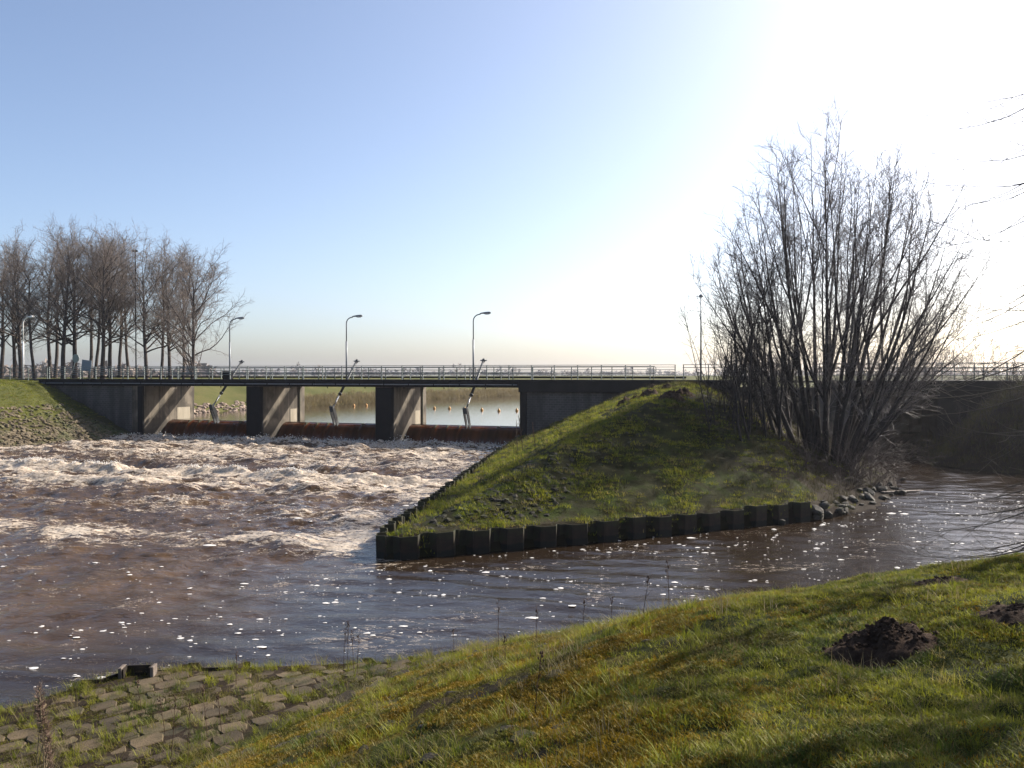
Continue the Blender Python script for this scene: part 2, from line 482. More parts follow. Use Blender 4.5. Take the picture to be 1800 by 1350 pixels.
def make_water(name, base, foam=True, bump_near=0.35, flow=None):
    n = NT(name); v = n.coord('World')
    h1 = n.noise(n.coord('World', (1.0, 1.6, 1.0), (0, 0, 0.3)), 1.6, 6, 0.62, 0.5)
    h2 = n.noise(v, 7.0, 4, 0.6)
    hh = n.math('ADD', n.math('MULTIPLY', h1, 1.0), n.math('MULTIPLY', h2, 0.22))
    if foam:
        turb = n.attr('turb')
        stren = n.math('MULTIPLY_ADD', turb, 0.68, 0.32)
    bmp = n.new('Bump'); bmp.inputs['Distance'].default_value = 0.10
    bmp.inputs['Strength'].default_value = bump_near
    if foam: n.link(stren, bmp.inputs['Strength'])
    n.link(hh, bmp.inputs['Height'])
    n.set(Roughness=0.06, IOR=1.33, Normal=bmp.outputs['Normal'])
    bc = n.mix(n.ramp(n.noise(v, 0.35, 4, 0.6), [(0.35, 0.0), (0.65, 1.0)]), base, tuple(c * 0.72 for c in base))
    if not foam:
        n.set(Base_Color=bc)
        return n.m
    bc = n.mix(n.attr('silt'), bc, n.mix(n.ramp(n.noise(v, 0.5, 5, 0.6), [(0.35, 0.0), (0.65, 1.0)]), (0.078, 0.045, 0.019), (0.046, 0.026, 0.012)))
    fo = n.attr('foam')
    sv = n.coord('World', (0.55, 1.5, 1.0), (0, 0, -0.31))
    a = n.noise(sv, 0.9, 7, 0.66, 1.4)
    lace = n.math('MULTIPLY', n.math('ABSOLUTE', n.math('SUBTRACT', a, 0.5)), 2.0)       # 0 on veins
    b = n.noise(sv, 5.5, 5, 0.7, 0.8)
    lace2 = n.math('MULTIPLY', n.math('ABSOLUTE', n.math('SUBTRACT', b, 0.5)), 2.0)
    val = n.math('ADD', n.math('MULTIPLY', lace, 1.15), n.math('MULTIPLY', lace2, 1.0))   # ~0..1
    diff = n.math('SUBTRACT', fo, val)
    mask = n.ramp(n.math('ADD', n.math('MULTIPLY', diff, 2.2), 0.5), [(0.40, 0.0), (0.62, 1.0)])
    mask = n.math('MULTIPLY', mask, n.ramp(n.noise(v, 9.0, 5, 0.8), [(0.36, 0.15), (0.56, 1.0)]))
    col = n.mix(mask, bc, n.mix(n.noise(v, 0.8, 3), (0.47, 0.37, 0.26), (0.56, 0.49, 0.41)))
    n.set(Base_Color=col, Roughness=n.math('MULTIPLY_ADD', mask, 0.6, 0.07), Subsurface_Weight=n.math('MULTIPLY', mask, 0.6), Subsurface_Scale=0.22)
    n.b.inputs['Subsurface Radius'].default_value = (1.0, 0.85, 0.7)
    return n.m
M['pool_water'] = make_water('pool_water', (0.022, 0.014, 0.008))
M['reservoir_water'] = make_water('reservoir_water', (0.03, 0.02, 0.015), foam=False, bump_near=0.06)


def make_fall():
    n = NT('falling_water')
    v = n.coord('Object', (1.0, 0.10, 0.08))
    f = n.noise(v, 1.5, 5, 0.55, 0.2)
    col = n.ramp(f, [(0.3, (0.022, 0.007, 0.003)), (0.55, (0.075, 0.022, 0.006)), (0.78, (0.15, 0.050, 0.015))])
    sp = n.new('SeparateXYZ'); n.link(n.coord('Object'), sp.inputs[0])
    st = n.noise(n.coord('Object', (5.0, 0.3, 0.5)), 1.6, 6, 0.7)
    foot = n.ramp(n.math('ADD', n.math('MULTIPLY', sp.outputs[2], -0.55), n.math('MULTIPLY', st, 1.1)), [(0.58, 0.0), (0.78, 0.8)])
    col = n.mix(foot, col, (0.42, 0.36, 0.30))
    n.set(Base_Color=col, Roughness=n.math('MULTIPLY_ADD', foot, 0.5, 0.07), IOR=1.33, Normal=n.bump(n.noise(v, 3.0, 3, 0.5), 0.2, 0.05))
    return n.m
M['fall'] = make_fall()
M['foam'] = mat_noise('foam', (0.70, 0.66, 0.61), (0.82, 0.80, 0.77), 9.0, 0.7, 0.5, 0.01, spec=0.2, alb=0.8)

# ------------------------------------------------------------------ bridge frame: t along it, u upstream
P0 = np.array([-29.64, 66.5]); E = np.array([0.953, -0.302]); PU = np.array([0.302, 0.953])
BRZ = math.atan2(E[1], E[0])
DECK = 4.45
LEVEL_UP = 1.05


def BP(t, u, z=0.0):
    p = P0 + E * t + PU * u
    return Vector((p[0], p[1], z))


def to_tu(x, y):
    dx, dy = x - P0[0], y - P0[1]
    return dx * E[0] + dy * E[1], dx * PU[0] + dy * PU[1]


# ------------------------------------------------------------------ terrain height functions
NEAR_TOE = [(-20, -14), (-9, 1), (-3.7, 9.1), (-2.1, 11.7), (-0.8, 13.2), (3, 15), (12, 19), (25, 24), (60, 38), (60, -14)]
NEAR_SHORE = [(-25, -14), (-13, 4), (-8.4, 9.2), (-6.9, 11.4), (-6.0, 12.9), (-3.2, 13.1), (-1.6, 13.3), (-0.6, 13.9), (3, 15.6), (12, 19.6), (25, 24.6), (60, 38.6), (60, -14)]
ISLAND = [(1.6, 72), (0.75, 58), (-3.25, 21.75), (3.2, 24.4), (9.8, 27.5), (13, 29.8), (16, 34.2), (18, 39), (19.6, 44), (21.6, 49.3), (23.5, 57), (26, 75)]
LEFT = [(-70, -5), (-48, 20), (-38, 40), (-33, 53.5), (-30.9, 62), (-30.6, 66.6), (-29.64, 66.5), (-27.8, 72.4), (-30.2, 77), (-30.5, 83), (-24.6, 99), (-12.8, 126),
        (1.2, 150), (40, 200), (120, 270), (400, 420), (9000, 3000), (9000, 9000), (-9000, 9000), (-9000, -5)]
RIGHT = [(25.2, 54), (24.3, 48.5), (22.6, 44), (24.5, 40.6), (31, 38), (60, 34), (90, 30), (9000, 30), (9000, 2900), (600, 330), (200, 190), (80, 105), (36, 70)]


def lawn_s(x, y):
    return (x - 0.3) * 0.931 - (y - 4.4) * 0.365


def h_near(x, y):
    dT = sd_poly(x, y, NEAR_TOE); dS = sd_poly(x, y, NEAR_SHORE)
    up = smin(0.42 + 0.385 * dT, 3.15 + 0.01 * dT, 1.2)
    berm = 0.24 + 0.20 * np.clip(dS / (dS - dT + 1e-6), 0, 1)
    h = np.where(dT > 0, np.maximum(up, 0.36), np.where(dS > 0, berm, np.maximum(0.24 + dS * 4, -1.2)))
    wob = sstep(-0.1, 2.5, dT)
    lw = sstep(-0.5, 1.0, lawn_s(x, y)) * wob
    h = h + lw * (0.035 * fbm(x * 2.6, y * 2.6, 2, 15) + 0.02 * np.abs(fbm(x * 6.0, y * 6.0, 2, 16)))
    return h + wob * (0.10 * fbm(x * 0.45, y * 0.45, 3, 3) + 0.035 * fbm(x * 2.1, y * 2.1, 3, 5)) + 0.012 * fbm(x * 6, y * 6, 2, 9) * (dS > 0)


def h_island(x, y):
    d = sd_poly(x, y, ISLAND)
    rocky = sstep(9.6, 12.5, x)
    base = 0.58 * (1 - rocky) + 0.02 * rocky
    up = base + 0.10 * np.clip(d, 0, 1.0) + 0.455 * np.clip(d - 0.7, 0, 99)
    h = smin(up, np.full_like(x, DECK - 0.06) - 0.0 * d, 1.5)
    out = np.maximum(base + d * (4.0 * (1 - rocky) + 0.7 * rocky), -1.2)
    h = np.where(d > 0, h, out)
    w = sstep(0.2, 3.0, d)
    return h + w * (0.11 * fbm(x * 0.33, y * 0.33, 3, 21) + 0.085 * fbm(x * 1.2, y * 1.2, 3, 23) + 0.04 * fbm(x * 3.1, y * 3.1, 2, 24)) * (1 - 0.6 * sstep(3.8, 4.4, h))


def h_left(x, y):
    d = sd_poly(x, y, LEFT)
    t, u = to_tu(x, y)
    upst = sstep(4, 9, u)
    base = -0.1 + 1.1 * upst
    near = np.where(u < 0.5, 0.47, 0.36)
    top = DECK - 0.05 - 0.3 * sstep(25, 70, d) * upst - 1.2 * sstep(60, 200, d) * upst
    h = smin(base + near * d, top, 1.0)
    h = np.where(d > 0, h, np.maximum(base + d * 0.6, -1.5))
    return h + sstep(0.5, 4, d) * (0.10 * fbm(x * 0.2, y * 0.2, 3, 31) + 0.03 * fbm(x * 0.9, y * 0.9, 2, 33)) * (1 - 0.8 * sstep(200, 600, d))


def h_right(x, y):
    d = sd_poly(x, y, RIGHT)
    h = smin(0.0 + 0.95 * d, np.full_like(x, DECK - 0.05), 0.9)
    h = np.where(d > 0, h, np.maximum(d * 0.6, -1.5))
    return h + sstep(0.3, 3, d) * 0.12 * fbm(x * 0.4, y * 0.4, 3, 41) * (1 - 0.8 * sstep(100, 400, d))


def ray(px, py):
    cx = (px - 900) / F; cy = -(py - 675) / F
    c, s = math.cos(PITCH), math.sin(PITCH)
    return np.array([cx, c + cy * s, -s + cy * c])


def at_px(px, py, hf, lo=2.0, hi=200.0):
    d = ray(px, py)
    ts = lo * (hi / lo) ** np.linspace(0, 1, 900)
    below = (EYE + d[2] * ts) < hf(d[0] * ts, d[1] * ts)
    i = int(np.argmax(below))
    if i > 0:
        ts = np.linspace(ts[i - 1], ts[i], 24); below = (EYE + d[2] * ts) < hf(d[0] * ts, d[1] * ts); i = int(np.argmax(below))
    t = ts[i] if below.any() else ts[-1]
    x, y = d[0] * t, d[1] * t
    return Vector((x, y, float(hf(np.array([x]), np.array([y]))[0])))


def hz1(hf, x, y):
    return float(hf(np.array([float(x)]), np.array([float(y)]))[0])


def spaced(*segs):
    """segs: (start, end, step) ... -> monotone coordinate list"""
    out = []
    for a, b, s in segs:
        out.append(np.arange(a, b - s * 0.3, s))
    out.append(np.array([segs[-1][1]]))
    return np.concatenate(out)


# ------------------------------------------------------------------ the land
near_me, nx, ny, nz = grid_mesh('near_bank', spaced((-26, -9, 0.6), (-9, 9.5, 0.07), (9.5, 20, 0.3), (20, 60, 1.2)),
                                spaced((-12, 2, 0.5), (2, 16.5, 0.07), (16.5, 40, 0.4)), h_near, keep=lambda x, y, z: z > -1.15)
dT = sd_poly(nx, ny, NEAR_TOE)
moss = sstep(0.1, 0.6, dT) * (1 - sstep(-0.7, 0.7, lawn_s(nx, ny) + 0.9 * fbm(nx * 0.7, ny * 0.7, 2, 55)))
attr(near_me, 'moss', moss)
attr(near_me, 'soil', np.clip(1 - sstep(-0.3, 0.15, dT) + 0.9 * sstep(0.15, 0.45, fbm(nx * 1.2, ny * 1.2, 3, 57)) * (1 - sstep(-0.7, 0.7, lawn_s(nx, ny))), 0, 1))
near_bank = obj('near_bank', near_me, M['near_ground'], kind='structure')

isl_me, ix_, iy_, iz_ = grid_mesh('island_bank', spaced((-6, 22, 0.16), (22, 32, 0.5)), spaced((20, 40, 0.16), (40, 60, 0.22), (60, 75, 0.6)), h_island, keep=lambda x, y, z: z > -1.15)
dI = sd_poly(ix_, iy_, ISLAND)
attr(isl_me, 'moss', np.clip(1.2 - sstep(2.0, 6.0, dI), 0, 1))
attr(isl_me, 'soil', np.clip(sstep(0.05, 0.4, fbm(ix_ * 0.55, iy_ * 0.55, 3, 61)) * sstep(6, 10, ix_) * 0.9 + 0.7 * (1 - sstep(0.0, 0.9, dI)) + sstep(9.5, 12, ix_) * (1 - sstep(3.6, 4.3, iz_)), 0, 1))
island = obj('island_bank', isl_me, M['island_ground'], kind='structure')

g_me, gx, gy, gz = grid_mesh('ground', spaced((-6000, -600, 600), (-600, -110, 35), (-110, -26, 0.6), (-26, 60, 2.0), (60, 400, 15), (400, 6000, 500)),
                             spaced((-5, 30, 3), (30, 110, 0.7), (110, 260, 3), (260, 800, 30), (800, 7000, 500)), h_left, keep=lambda x, y, z: z > -1.45)
dL = sd_poly(gx, gy, LEFT); tt, uu = to_tu(gx, gy)
attr(g_me, 'soil', (1 - sstep(2.5, 4.5, dL)) * 0.6 * (uu < 3))
ground = obj('ground', g_me, M['far_ground'], kind='structure')

r_me, rx, ry, rz_ = grid_mesh('right_bank', spaced((20, 60, 0.5), (60, 300, 12), (300, 6000, 600)), spaced((28, 75, 0.5), (75, 250, 10), (250, 2950, 300)), h_right, keep=lambda x, y, z: z > -1.45)
attr(r_me, 'soil', np.full(len(rx), 0.95) * (1 - sstep(3.9, 4.3, rz_)))
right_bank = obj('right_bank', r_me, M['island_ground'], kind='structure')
attr(r_me, 'moss', np.zeros(len(rx)))

# river bed below everything
bed = MB().add([(-300, -60, -1.6), (300, -60, -1.6), (300, 75, -1.6), (-300, 75, -1.6)], [(0, 1, 2, 3)]).build('river_bed', M['soil'], kind='structure')

# ------------------------------------------------------------------ water
POOLL = [(-30.0, 70), (1.2, 62), (0.75, 58), (-3.56, 21.6), (-8, 6), (-60, 6), (-60, 70)]


def water_fields(t, u, x, y):
    """turbulence 0..1, foam density, height of the pool"""
    # how far to the left of the eddy line that leaves the island tip
    side = sd_poly(x, y, [(-3.4, 21.0), (0.9, 58), (1.2, 66), (-90, 95), (-90, -20), (-16, -3), (-9.5, 12)])
    inflow = sstep(-2.2, 3.0, side + 1.2 * fbm(x * 0.16, y * 0.16, 3, 71))
    far = np.clip(-u, 0, 60)
    wob = 1.3 * fbm(t * 0.10, u * 0.05, 3, 73)
    up = u + wob
    turb = inflow * (1 - 0.55 * sstep(26, 48, far))
    # standing waves parallel to the weir

    def crest(u0, w, seed, lo=-0.3, hi=0.25, sharp=1.0):
        m = sstep(lo, hi, fbm(t * 0.13, t * 0 + seed, 3, 75 + seed))
        return np.exp(-((up - u0) / w) ** 2) * (0.25 + 0.75 * m)
    c1 = crest(-20.4, 0.62, 1, -0.8, -0.2); c2 = crest(-25.2, 0.7, 2, -0.15, 0.3); c3 = crest(-13.2, 1.1, 3); c4 = crest(-34.5, 0.9, 4, 0.0, 0.35); c5 = crest(-8.6, 0.9, 5); c6 = crest(-30.0, 0.8, 6, 0.0, 0.4)
    boil = np.exp(-((up + 1.6) / 2.6) ** 2) * (u < 2.6)
    ridg = 1 - np.abs(fbm(x * 0.55, y * 0.75, 4, 77))
    ridg2 = 1 - np.abs(fbm(x * 1.4, y * 1.8, 3, 79))
    chop = fbm(x * 0.34, y * 0.5, 4, 81, 0.55)
    z = inflow * (0.62 * boil * (ridg * 0.8 + ridg2 * 0.5 - 0.92) + 0.27 * c1 * (0.55 + 0.45 * ridg2) + 0.26 * c2 + 0.13 * c3 + 0.10 * c5 + 0.20 * c4 + 0.16 * c6)
    z = z - inflow * 0.20 * np.exp(-((up + 18.2) / 1.1) ** 2) - inflow * 0.42 * np.exp(-((u - 1.2) / 2.0) ** 2)
    z = z + inflow * (0.21 * (1 - 0.70 * sstep(18, 46, far))) * chop + inflow * 0.085 * fbm(x * 1.7, y * 2.3, 3, 83) * (1 - 0.5 * sstep(25, 45, far))
    # quiet ripples of the side channel
    rip = 0.018 * np.sin(1.5 * x + 6.2 * y + 2.2 * fbm(x * 0.25, y * 0.3, 2, 85)) * (0.5 + fbm(x * 0.2, y * 0.2, 2, 87)) + 0.022 * fbm(x * 0.7, y * 1.6, 3, 89)
    z = z + (1 - 0.6 * turb) * rip
    foam = inflow * (0.21 * np.exp(-((up + 1.2) / 2.6) ** 2) + 0.05 * sstep(20.6, 18.8, -up) * sstep(2, 5, -up) - 0.13 * np.exp(-((up + 17.2) / 1.8) ** 2) + 0.66 * c1 + 0.42 * c2 + 0.34 * c4 + 0.2 * c6 + 0.12 * c3 + 0.12 * c5
                     + 0.11 * sstep(27.0, 20.8, -up) * sstep(19.8, 21.2, -up) + 0.07 * sstep(42, 26, -up) + 0.035)
    big = fbm(t * 0.16, u * 0.30, 3, 91)
    wx = 1.4 * fbm(t * 0.12, u * 0.12, 2, 121); wy = 1.4 * fbm(t * 0.12 + 9, u * 0.12, 2, 123)
    vein = 1 - np.abs(perlin((t + 0.5 * u) * 0.20 + wx, (u - 0.25 * t) * 0.55 + wy, 125)) * 1.9
    vein2 = 1 - np.abs(perlin((t - 0.7 * u) * 0.32 + wy, (u + 0.2 * t) * 0.8 - wx, 127)) * 1.9
    lines = sstep(0.62, 0.98, vein) + 0.7 * sstep(0.66, 0.98, vein2)
    foam = foam * (0.90 + 0.5 * big) + inflow * lines * (0.17 * sstep(30, 19, far) * (1 - 0.55 * sstep(7, 11, -up) * (1 - sstep(18.6, 19.6, -up))) + 0.06) + inflow * 0.06 * chop
    tip = np.exp(-(((x + 4.9) / 1.0) ** 2 + ((y - 24.6) / 2.2) ** 2)) * (x < -3.2)
    edge = np.exp(-((side) / 0.55) ** 2) * sstep(-44, -30, u)
    foam = foam + 0.42 * tip + 0.10 * edge
    foam = foam + 0.055 * sstep(0.15, 0.5, fbm(x * 0.28 + 0.2 * y, y * 0.5 - 0.3 * x, 3, 93)) * (1 - sstep(20, 30, y) * (x > -3))
    return turb, np.clip(foam - 0.035 * inflow - 0.045 * inflow * sstep(22, 25, far), 0, 1.3), z, inflow


us = spaced((-52, -20, 0.11), (-20, 2.55, 0.13))
ts_ = spaced((-40, -12, 0.5), (-12, 62, 0.16), (62, 120, 0.6))
T, U = np.meshgrid(ts_, us)
X = P0[0] + E[0] * T + PU[0] * U; Y = P0[1] + E[1] * T + PU[1] * U
turb, foam, Zw, silt = water_fields(T, U, X, Y)
idx = np.arange(T.size).reshape(T.shape)
fq = np.stack([idx[:-1, :-1], idx[:-1, 1:], idx[1:, 1:], idx[1:, :-1]], -1).reshape(-1, 4)
w_me = np_mesh('pool_water', np.stack([X.ravel(), Y.ravel(), Zw.ravel()], 1), fq)
attr(w_me, 'turb', turb); attr(w_me, 'silt', silt); attr(w_me, 'foam', foam)
pool = obj('pool_water', w_me, M['pool_water'], kind='structure')


def h_water(x, y):
    t, u = to_tu(x, y)
    return water_fields(t, u, x, y)[2]


# reservoir: one quiet sheet from the weir crest upstream
rp = [BP(-60, 3.35), BP(700, 3.35), BP(700, 900), BP(-60, 900)]
MB().add([(p.x, p.y, LEVEL_UP) for p in rp], [(0, 1, 2, 3)]).build('reservoir_water', M['reservoir_water'], kind='structure')

# drifting foam flecks
fv = []; ff = []
rs = np.random.default_rng(11)
N = 60000
fx = rs.uniform(-14, 24, N); fy = rs.uniform(11, 34, N)
side = sd_poly(fx, fy, [(-3.4, 21.0), (0.9, 58), (1.2, 66), (-90, 95), (-90, -20), (-16, -3), (-9.5, 12)])
prob = 0.035 + 0.34 * sstep(0.55, 0.95, 1 - 2.0 * np.abs(perlin(fx * 0.22 + 0.8 * perlin(fx * .3, fy * .3, 8), fy * 0.5 + perlin(fx * .2, fy * .3, 9), 101))) + 0.22 * sstep(0.15, 0.5, fbm(fx * 0.7, fy * 1.2, 2, 103))
prob *= np.where(side > 2, 0.45, 1.0) * np.where((fx > -3.5) & (side < 0), 1.0, 1.0)
ok = (rs.random(N) < prob * 0.42) & (sd_poly(fx, fy, ISLAND) < -0.15) & (sd_poly(fx, fy, NEAR_SHORE) < -0.1)
fx, fy = fx[ok], fy[ok]
fz = h_water(fx, fy) + 0.006
for x, y, z in zip(fx, fy, fz):
    r = min(0.09, 0.013 * math.exp(RNG.gauss(0.15, 0.7)))
    k = 7; a0 = RNG.random() * 6.28; st = RNG.uniform(1.0, 2.2)
    n0 = len(fv)
    for i in range(k):
        a = a0 + 6.283 * i / k
        q = r * RNG.uniform(0.65, 1.2)
        fv.append((x + math.cos(a) * q * st, y + math.sin(a) * q, z))
    fv.append((x, y, z + r * 0.35))
    for i in range(k):
        ff.append((n0 + i, n0 + (i + 1) % k, n0 + k))
obj('foam_flecks', np_mesh('foam_flecks', fv, ff), M['foam'], label='small white foam flecks drifting on the brown water', kind='stuff')

# spray thrown up at the foot of the weir and along the standing wave
sv_ = []; sf_ = []
def drop(p, r):
    n0 = len(sv_)
    for dx, dy, dz in ((1, 0, 0), (-1, 0, 0), (0, 1, 0), (0, -1, 0), (0, 0, 1), (0, 0, -1)):
        q = r * RNG.uniform(0.6, 1.3)
        sv_.append((p[0] + dx * q, p[1] + dy * q, p[2] + dz * q))
    for a, b, c in ((0, 2, 4), (2, 1, 4), (1, 3, 4), (3, 0, 4), (2, 0, 5), (1, 2, 5), (3, 1, 5), (0, 3, 5)):
        sf_.append((n0 + a, n0 + b, n0 + c))
tl = rs.uniform(-0.5, 31.8, 15000); ul = rs.normal(-0.6, 1.3, 15000)
hh = 0.06 + 0.42 * np.abs(fbm(tl * 0.4, ul * 0.4, 3, 111))
pl = P0[None] + E[None] * tl[:, None] + PU[None] * ul[:, None]
zl = h_water(pl[:, 0], pl[:, 1])
keep = (ul < 1.9) & (rs.random(15000) < 0.35 + 0.9 * np.abs(fbm(tl * 0.35, ul * 0.3, 3, 113)))
for x, y, z, h_, k in zip(pl[:, 0], pl[:, 1], zl, hh, keep):
    if k: drop((x, y, z + min(1, abs(RNG.gauss(0, 0.5))) * h_ * 1.1), RNG.uniform(0.012, 0.04))
tl = rs.uniform(-3, 29, 6000); ul = rs.normal(-20.4, 0.35, 6000) - 1.3 * 0
pl = P0[None] + E[None] * tl[:, None] + PU[None] * ul[:, None]
wob = 1.3 * fbm(tl * 0.10, ul * 0.05, 3, 73)
pl = pl - PU[None] * wob[:, None]
zl = h_water(pl[:, 0], pl[:, 1])
for x, y, z in zip(pl[:, 0], pl[:, 1], zl):
    if z > 0.22 and sd_poly(np.array([x]), np.array([y]), ISLAND)[0] < -0.8: drop((x, y, z + abs(RNG.gauss(0, 0.05))), RNG.uniform(0.012, 0.035))
obj('spray', np_mesh('spray', sv_, sf_), M['foam'], label='white spray boiling at the foot of the weir', kind='stuff')

# ------------------------------------------------------------------ weir bridge
BAY, PIER = 9.6, 1.4
BAYS = [0.0, BAY + PIER, 2 * (BAY + PIER)]
bridge = thing('weir_bridge', BP(0, 0), BRZ, 'long low concrete weir bridge with three open bays over foaming water', 'bridge')
T_END = 46.0
# deck: front slab with edge beam, slot for the gate cylinders, rear strip
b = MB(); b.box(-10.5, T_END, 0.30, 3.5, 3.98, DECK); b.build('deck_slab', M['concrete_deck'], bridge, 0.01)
cuts = [-10.6, -5.2, 0.0, 5.0, 10.3, 15.8, 21.3, 26.5, 31.6]
for k_, (a_, c_) in enumerate(zip(cuts[:-1], cuts[1:])):
    MB().box(a_ + 0.012, c_ - 0.012, -0.12 + 0.006 * (k_ % 2), 0.295, 3.93, DECK + 0.02).build('edge_beam', M['dark_steel'], bridge, 0.01)
MB().tube([(-10.2, -0.17, 4.12), (31.5, -0.17, 4.12)], 0.035, 8).build('conduit', M['lamp_grey'], bridge)
for k_ in range(22): MB().box(-9.8 + k_ * 1.95, -9.74 + k_ * 1.95, -0.215, -0.121, 4.07, 4.17).build('conduit_clip', M['dark_steel'], bridge)
for k_ in range(14): MB().tube([(-8 + k_ * 3.1, -0.14, 4.0), (-8 + k_ * 3.1, -0.14, 3.82)], 0.03, 6).build('drain_spout', M['dark_steel'], bridge)
b = MB(); b.box(31.602, T_END, -0.15, 0.30, 3.62, DECK + 0.025); b.build('edge_beam', M['concrete_deck'], bridge, 0.01)
b = MB(); b.box(-10.5, T_END, 4.86, 6.0, 3.98, DECK); b.build('rear_deck', M['concrete_deck'], bridge, 0.01)
b = MB(); b.box(-10.5, 42.3, 6.0, 6.22, DECK + 0.10, DECK + 0.24); b.build('kerb_beam', M['dark_steel'], bridge, 0.01)
for t0 in (0.0, BAY, BAY + PIER, 2 * BAY + PIER, 2 * (BAY + PIER), 3 * BAY + 2 * PIER):
    b = MB(); b.box(t0 - 0.25, t0 + 0.25, 3.5, 4.86, 4.0, DECK - 0.02); b.build('deck_bracket', M['concrete_deck'], bridge)


def pier_mesh(t0, t1):
    b = MB()
    b.prism([(t0, 0.18), (t0 + 0.12, 0.02), (t1 - 0.12, 0.02), (t1, 0.18), (t1, 5.05), (t1 - 0.10, 5.05), (t1 - 0.10, 5.25), (t1, 5.25), (t1, 6.15),
             (t0, 6.15), (t0, 5.25), (t0 + 0.10, 5.25), (t0 + 0.10, 5.05), (t0, 5.05)], -1.4, 3.97)
    return b
for t0 in (BAY, 2 * BAY + PIER):
    pr = pier_mesh(t0, t0 + PIER).build('pier', M['concrete'], bridge)
    MB().prism([(t0 - 0.02, 0.5), (t0 - 0.02, 0.16), (t0 + 0.11, -0.02), (t0 + PIER - 0.11, -0.02), (t0 + PIER + 0.012, 0.16), (t0 + PIER + 0.012, 0.2), (t0 + PIER - 0.02, 0.5)], -1.3, 3.9).build('shade_nose', M['dark_steel'], pr)  # added dark facing: shade of the pier front put into its colour
    MB().box(t0 + PIER, t0 + PIER + 0.02, 4.0, 4.95, 1.0, 2.05).build('repair_patch', M['concrete_pale'], pr)
    MB().box(t0 + PIER + 0.002, t0 + PIER + 0.06, 5.32, 5.42, 0.9, 3.9).build('gate_guide', M['rust'], pr)
# left abutment
la = MB().prism([(-1.1, 0.02), (-0.52, 0.02), (-0.5, 0.02), (0, 0.16), (0, 6.15), (-1.1, 6.15)], -1.4, 3.97).build('abutment', M['concrete'], bridge)
MB().box(-0.5, -0.012, -0.03, 0.13, -1.3, 3.9).build('shade_nose', M['dark_steel'], la)  # dark strip painting the shade on the abutment front, no steel armour
MB().box(0.0, 0.02, 4.0, 5.6, 1.0, 2.05).build('repair_patch', M['concrete_pale'], la)
MB().box(-10.4, -1.12, 0.10, 0.7, -1.4, 3.99).build('wing_wall', M['brick'], bridge)
# right abutment
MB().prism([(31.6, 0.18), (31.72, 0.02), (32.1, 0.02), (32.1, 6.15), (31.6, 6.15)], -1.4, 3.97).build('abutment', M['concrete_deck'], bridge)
MB().box(32.12, T_END, 0.10, 0.7, -1.4, 3.61).build('wing_wall', M['brick'], bridge)
MB().box(32.12, 60, 6.0, 6.5, -1.4, 3.95).build('upstream_wall', M['concrete'], bridge)

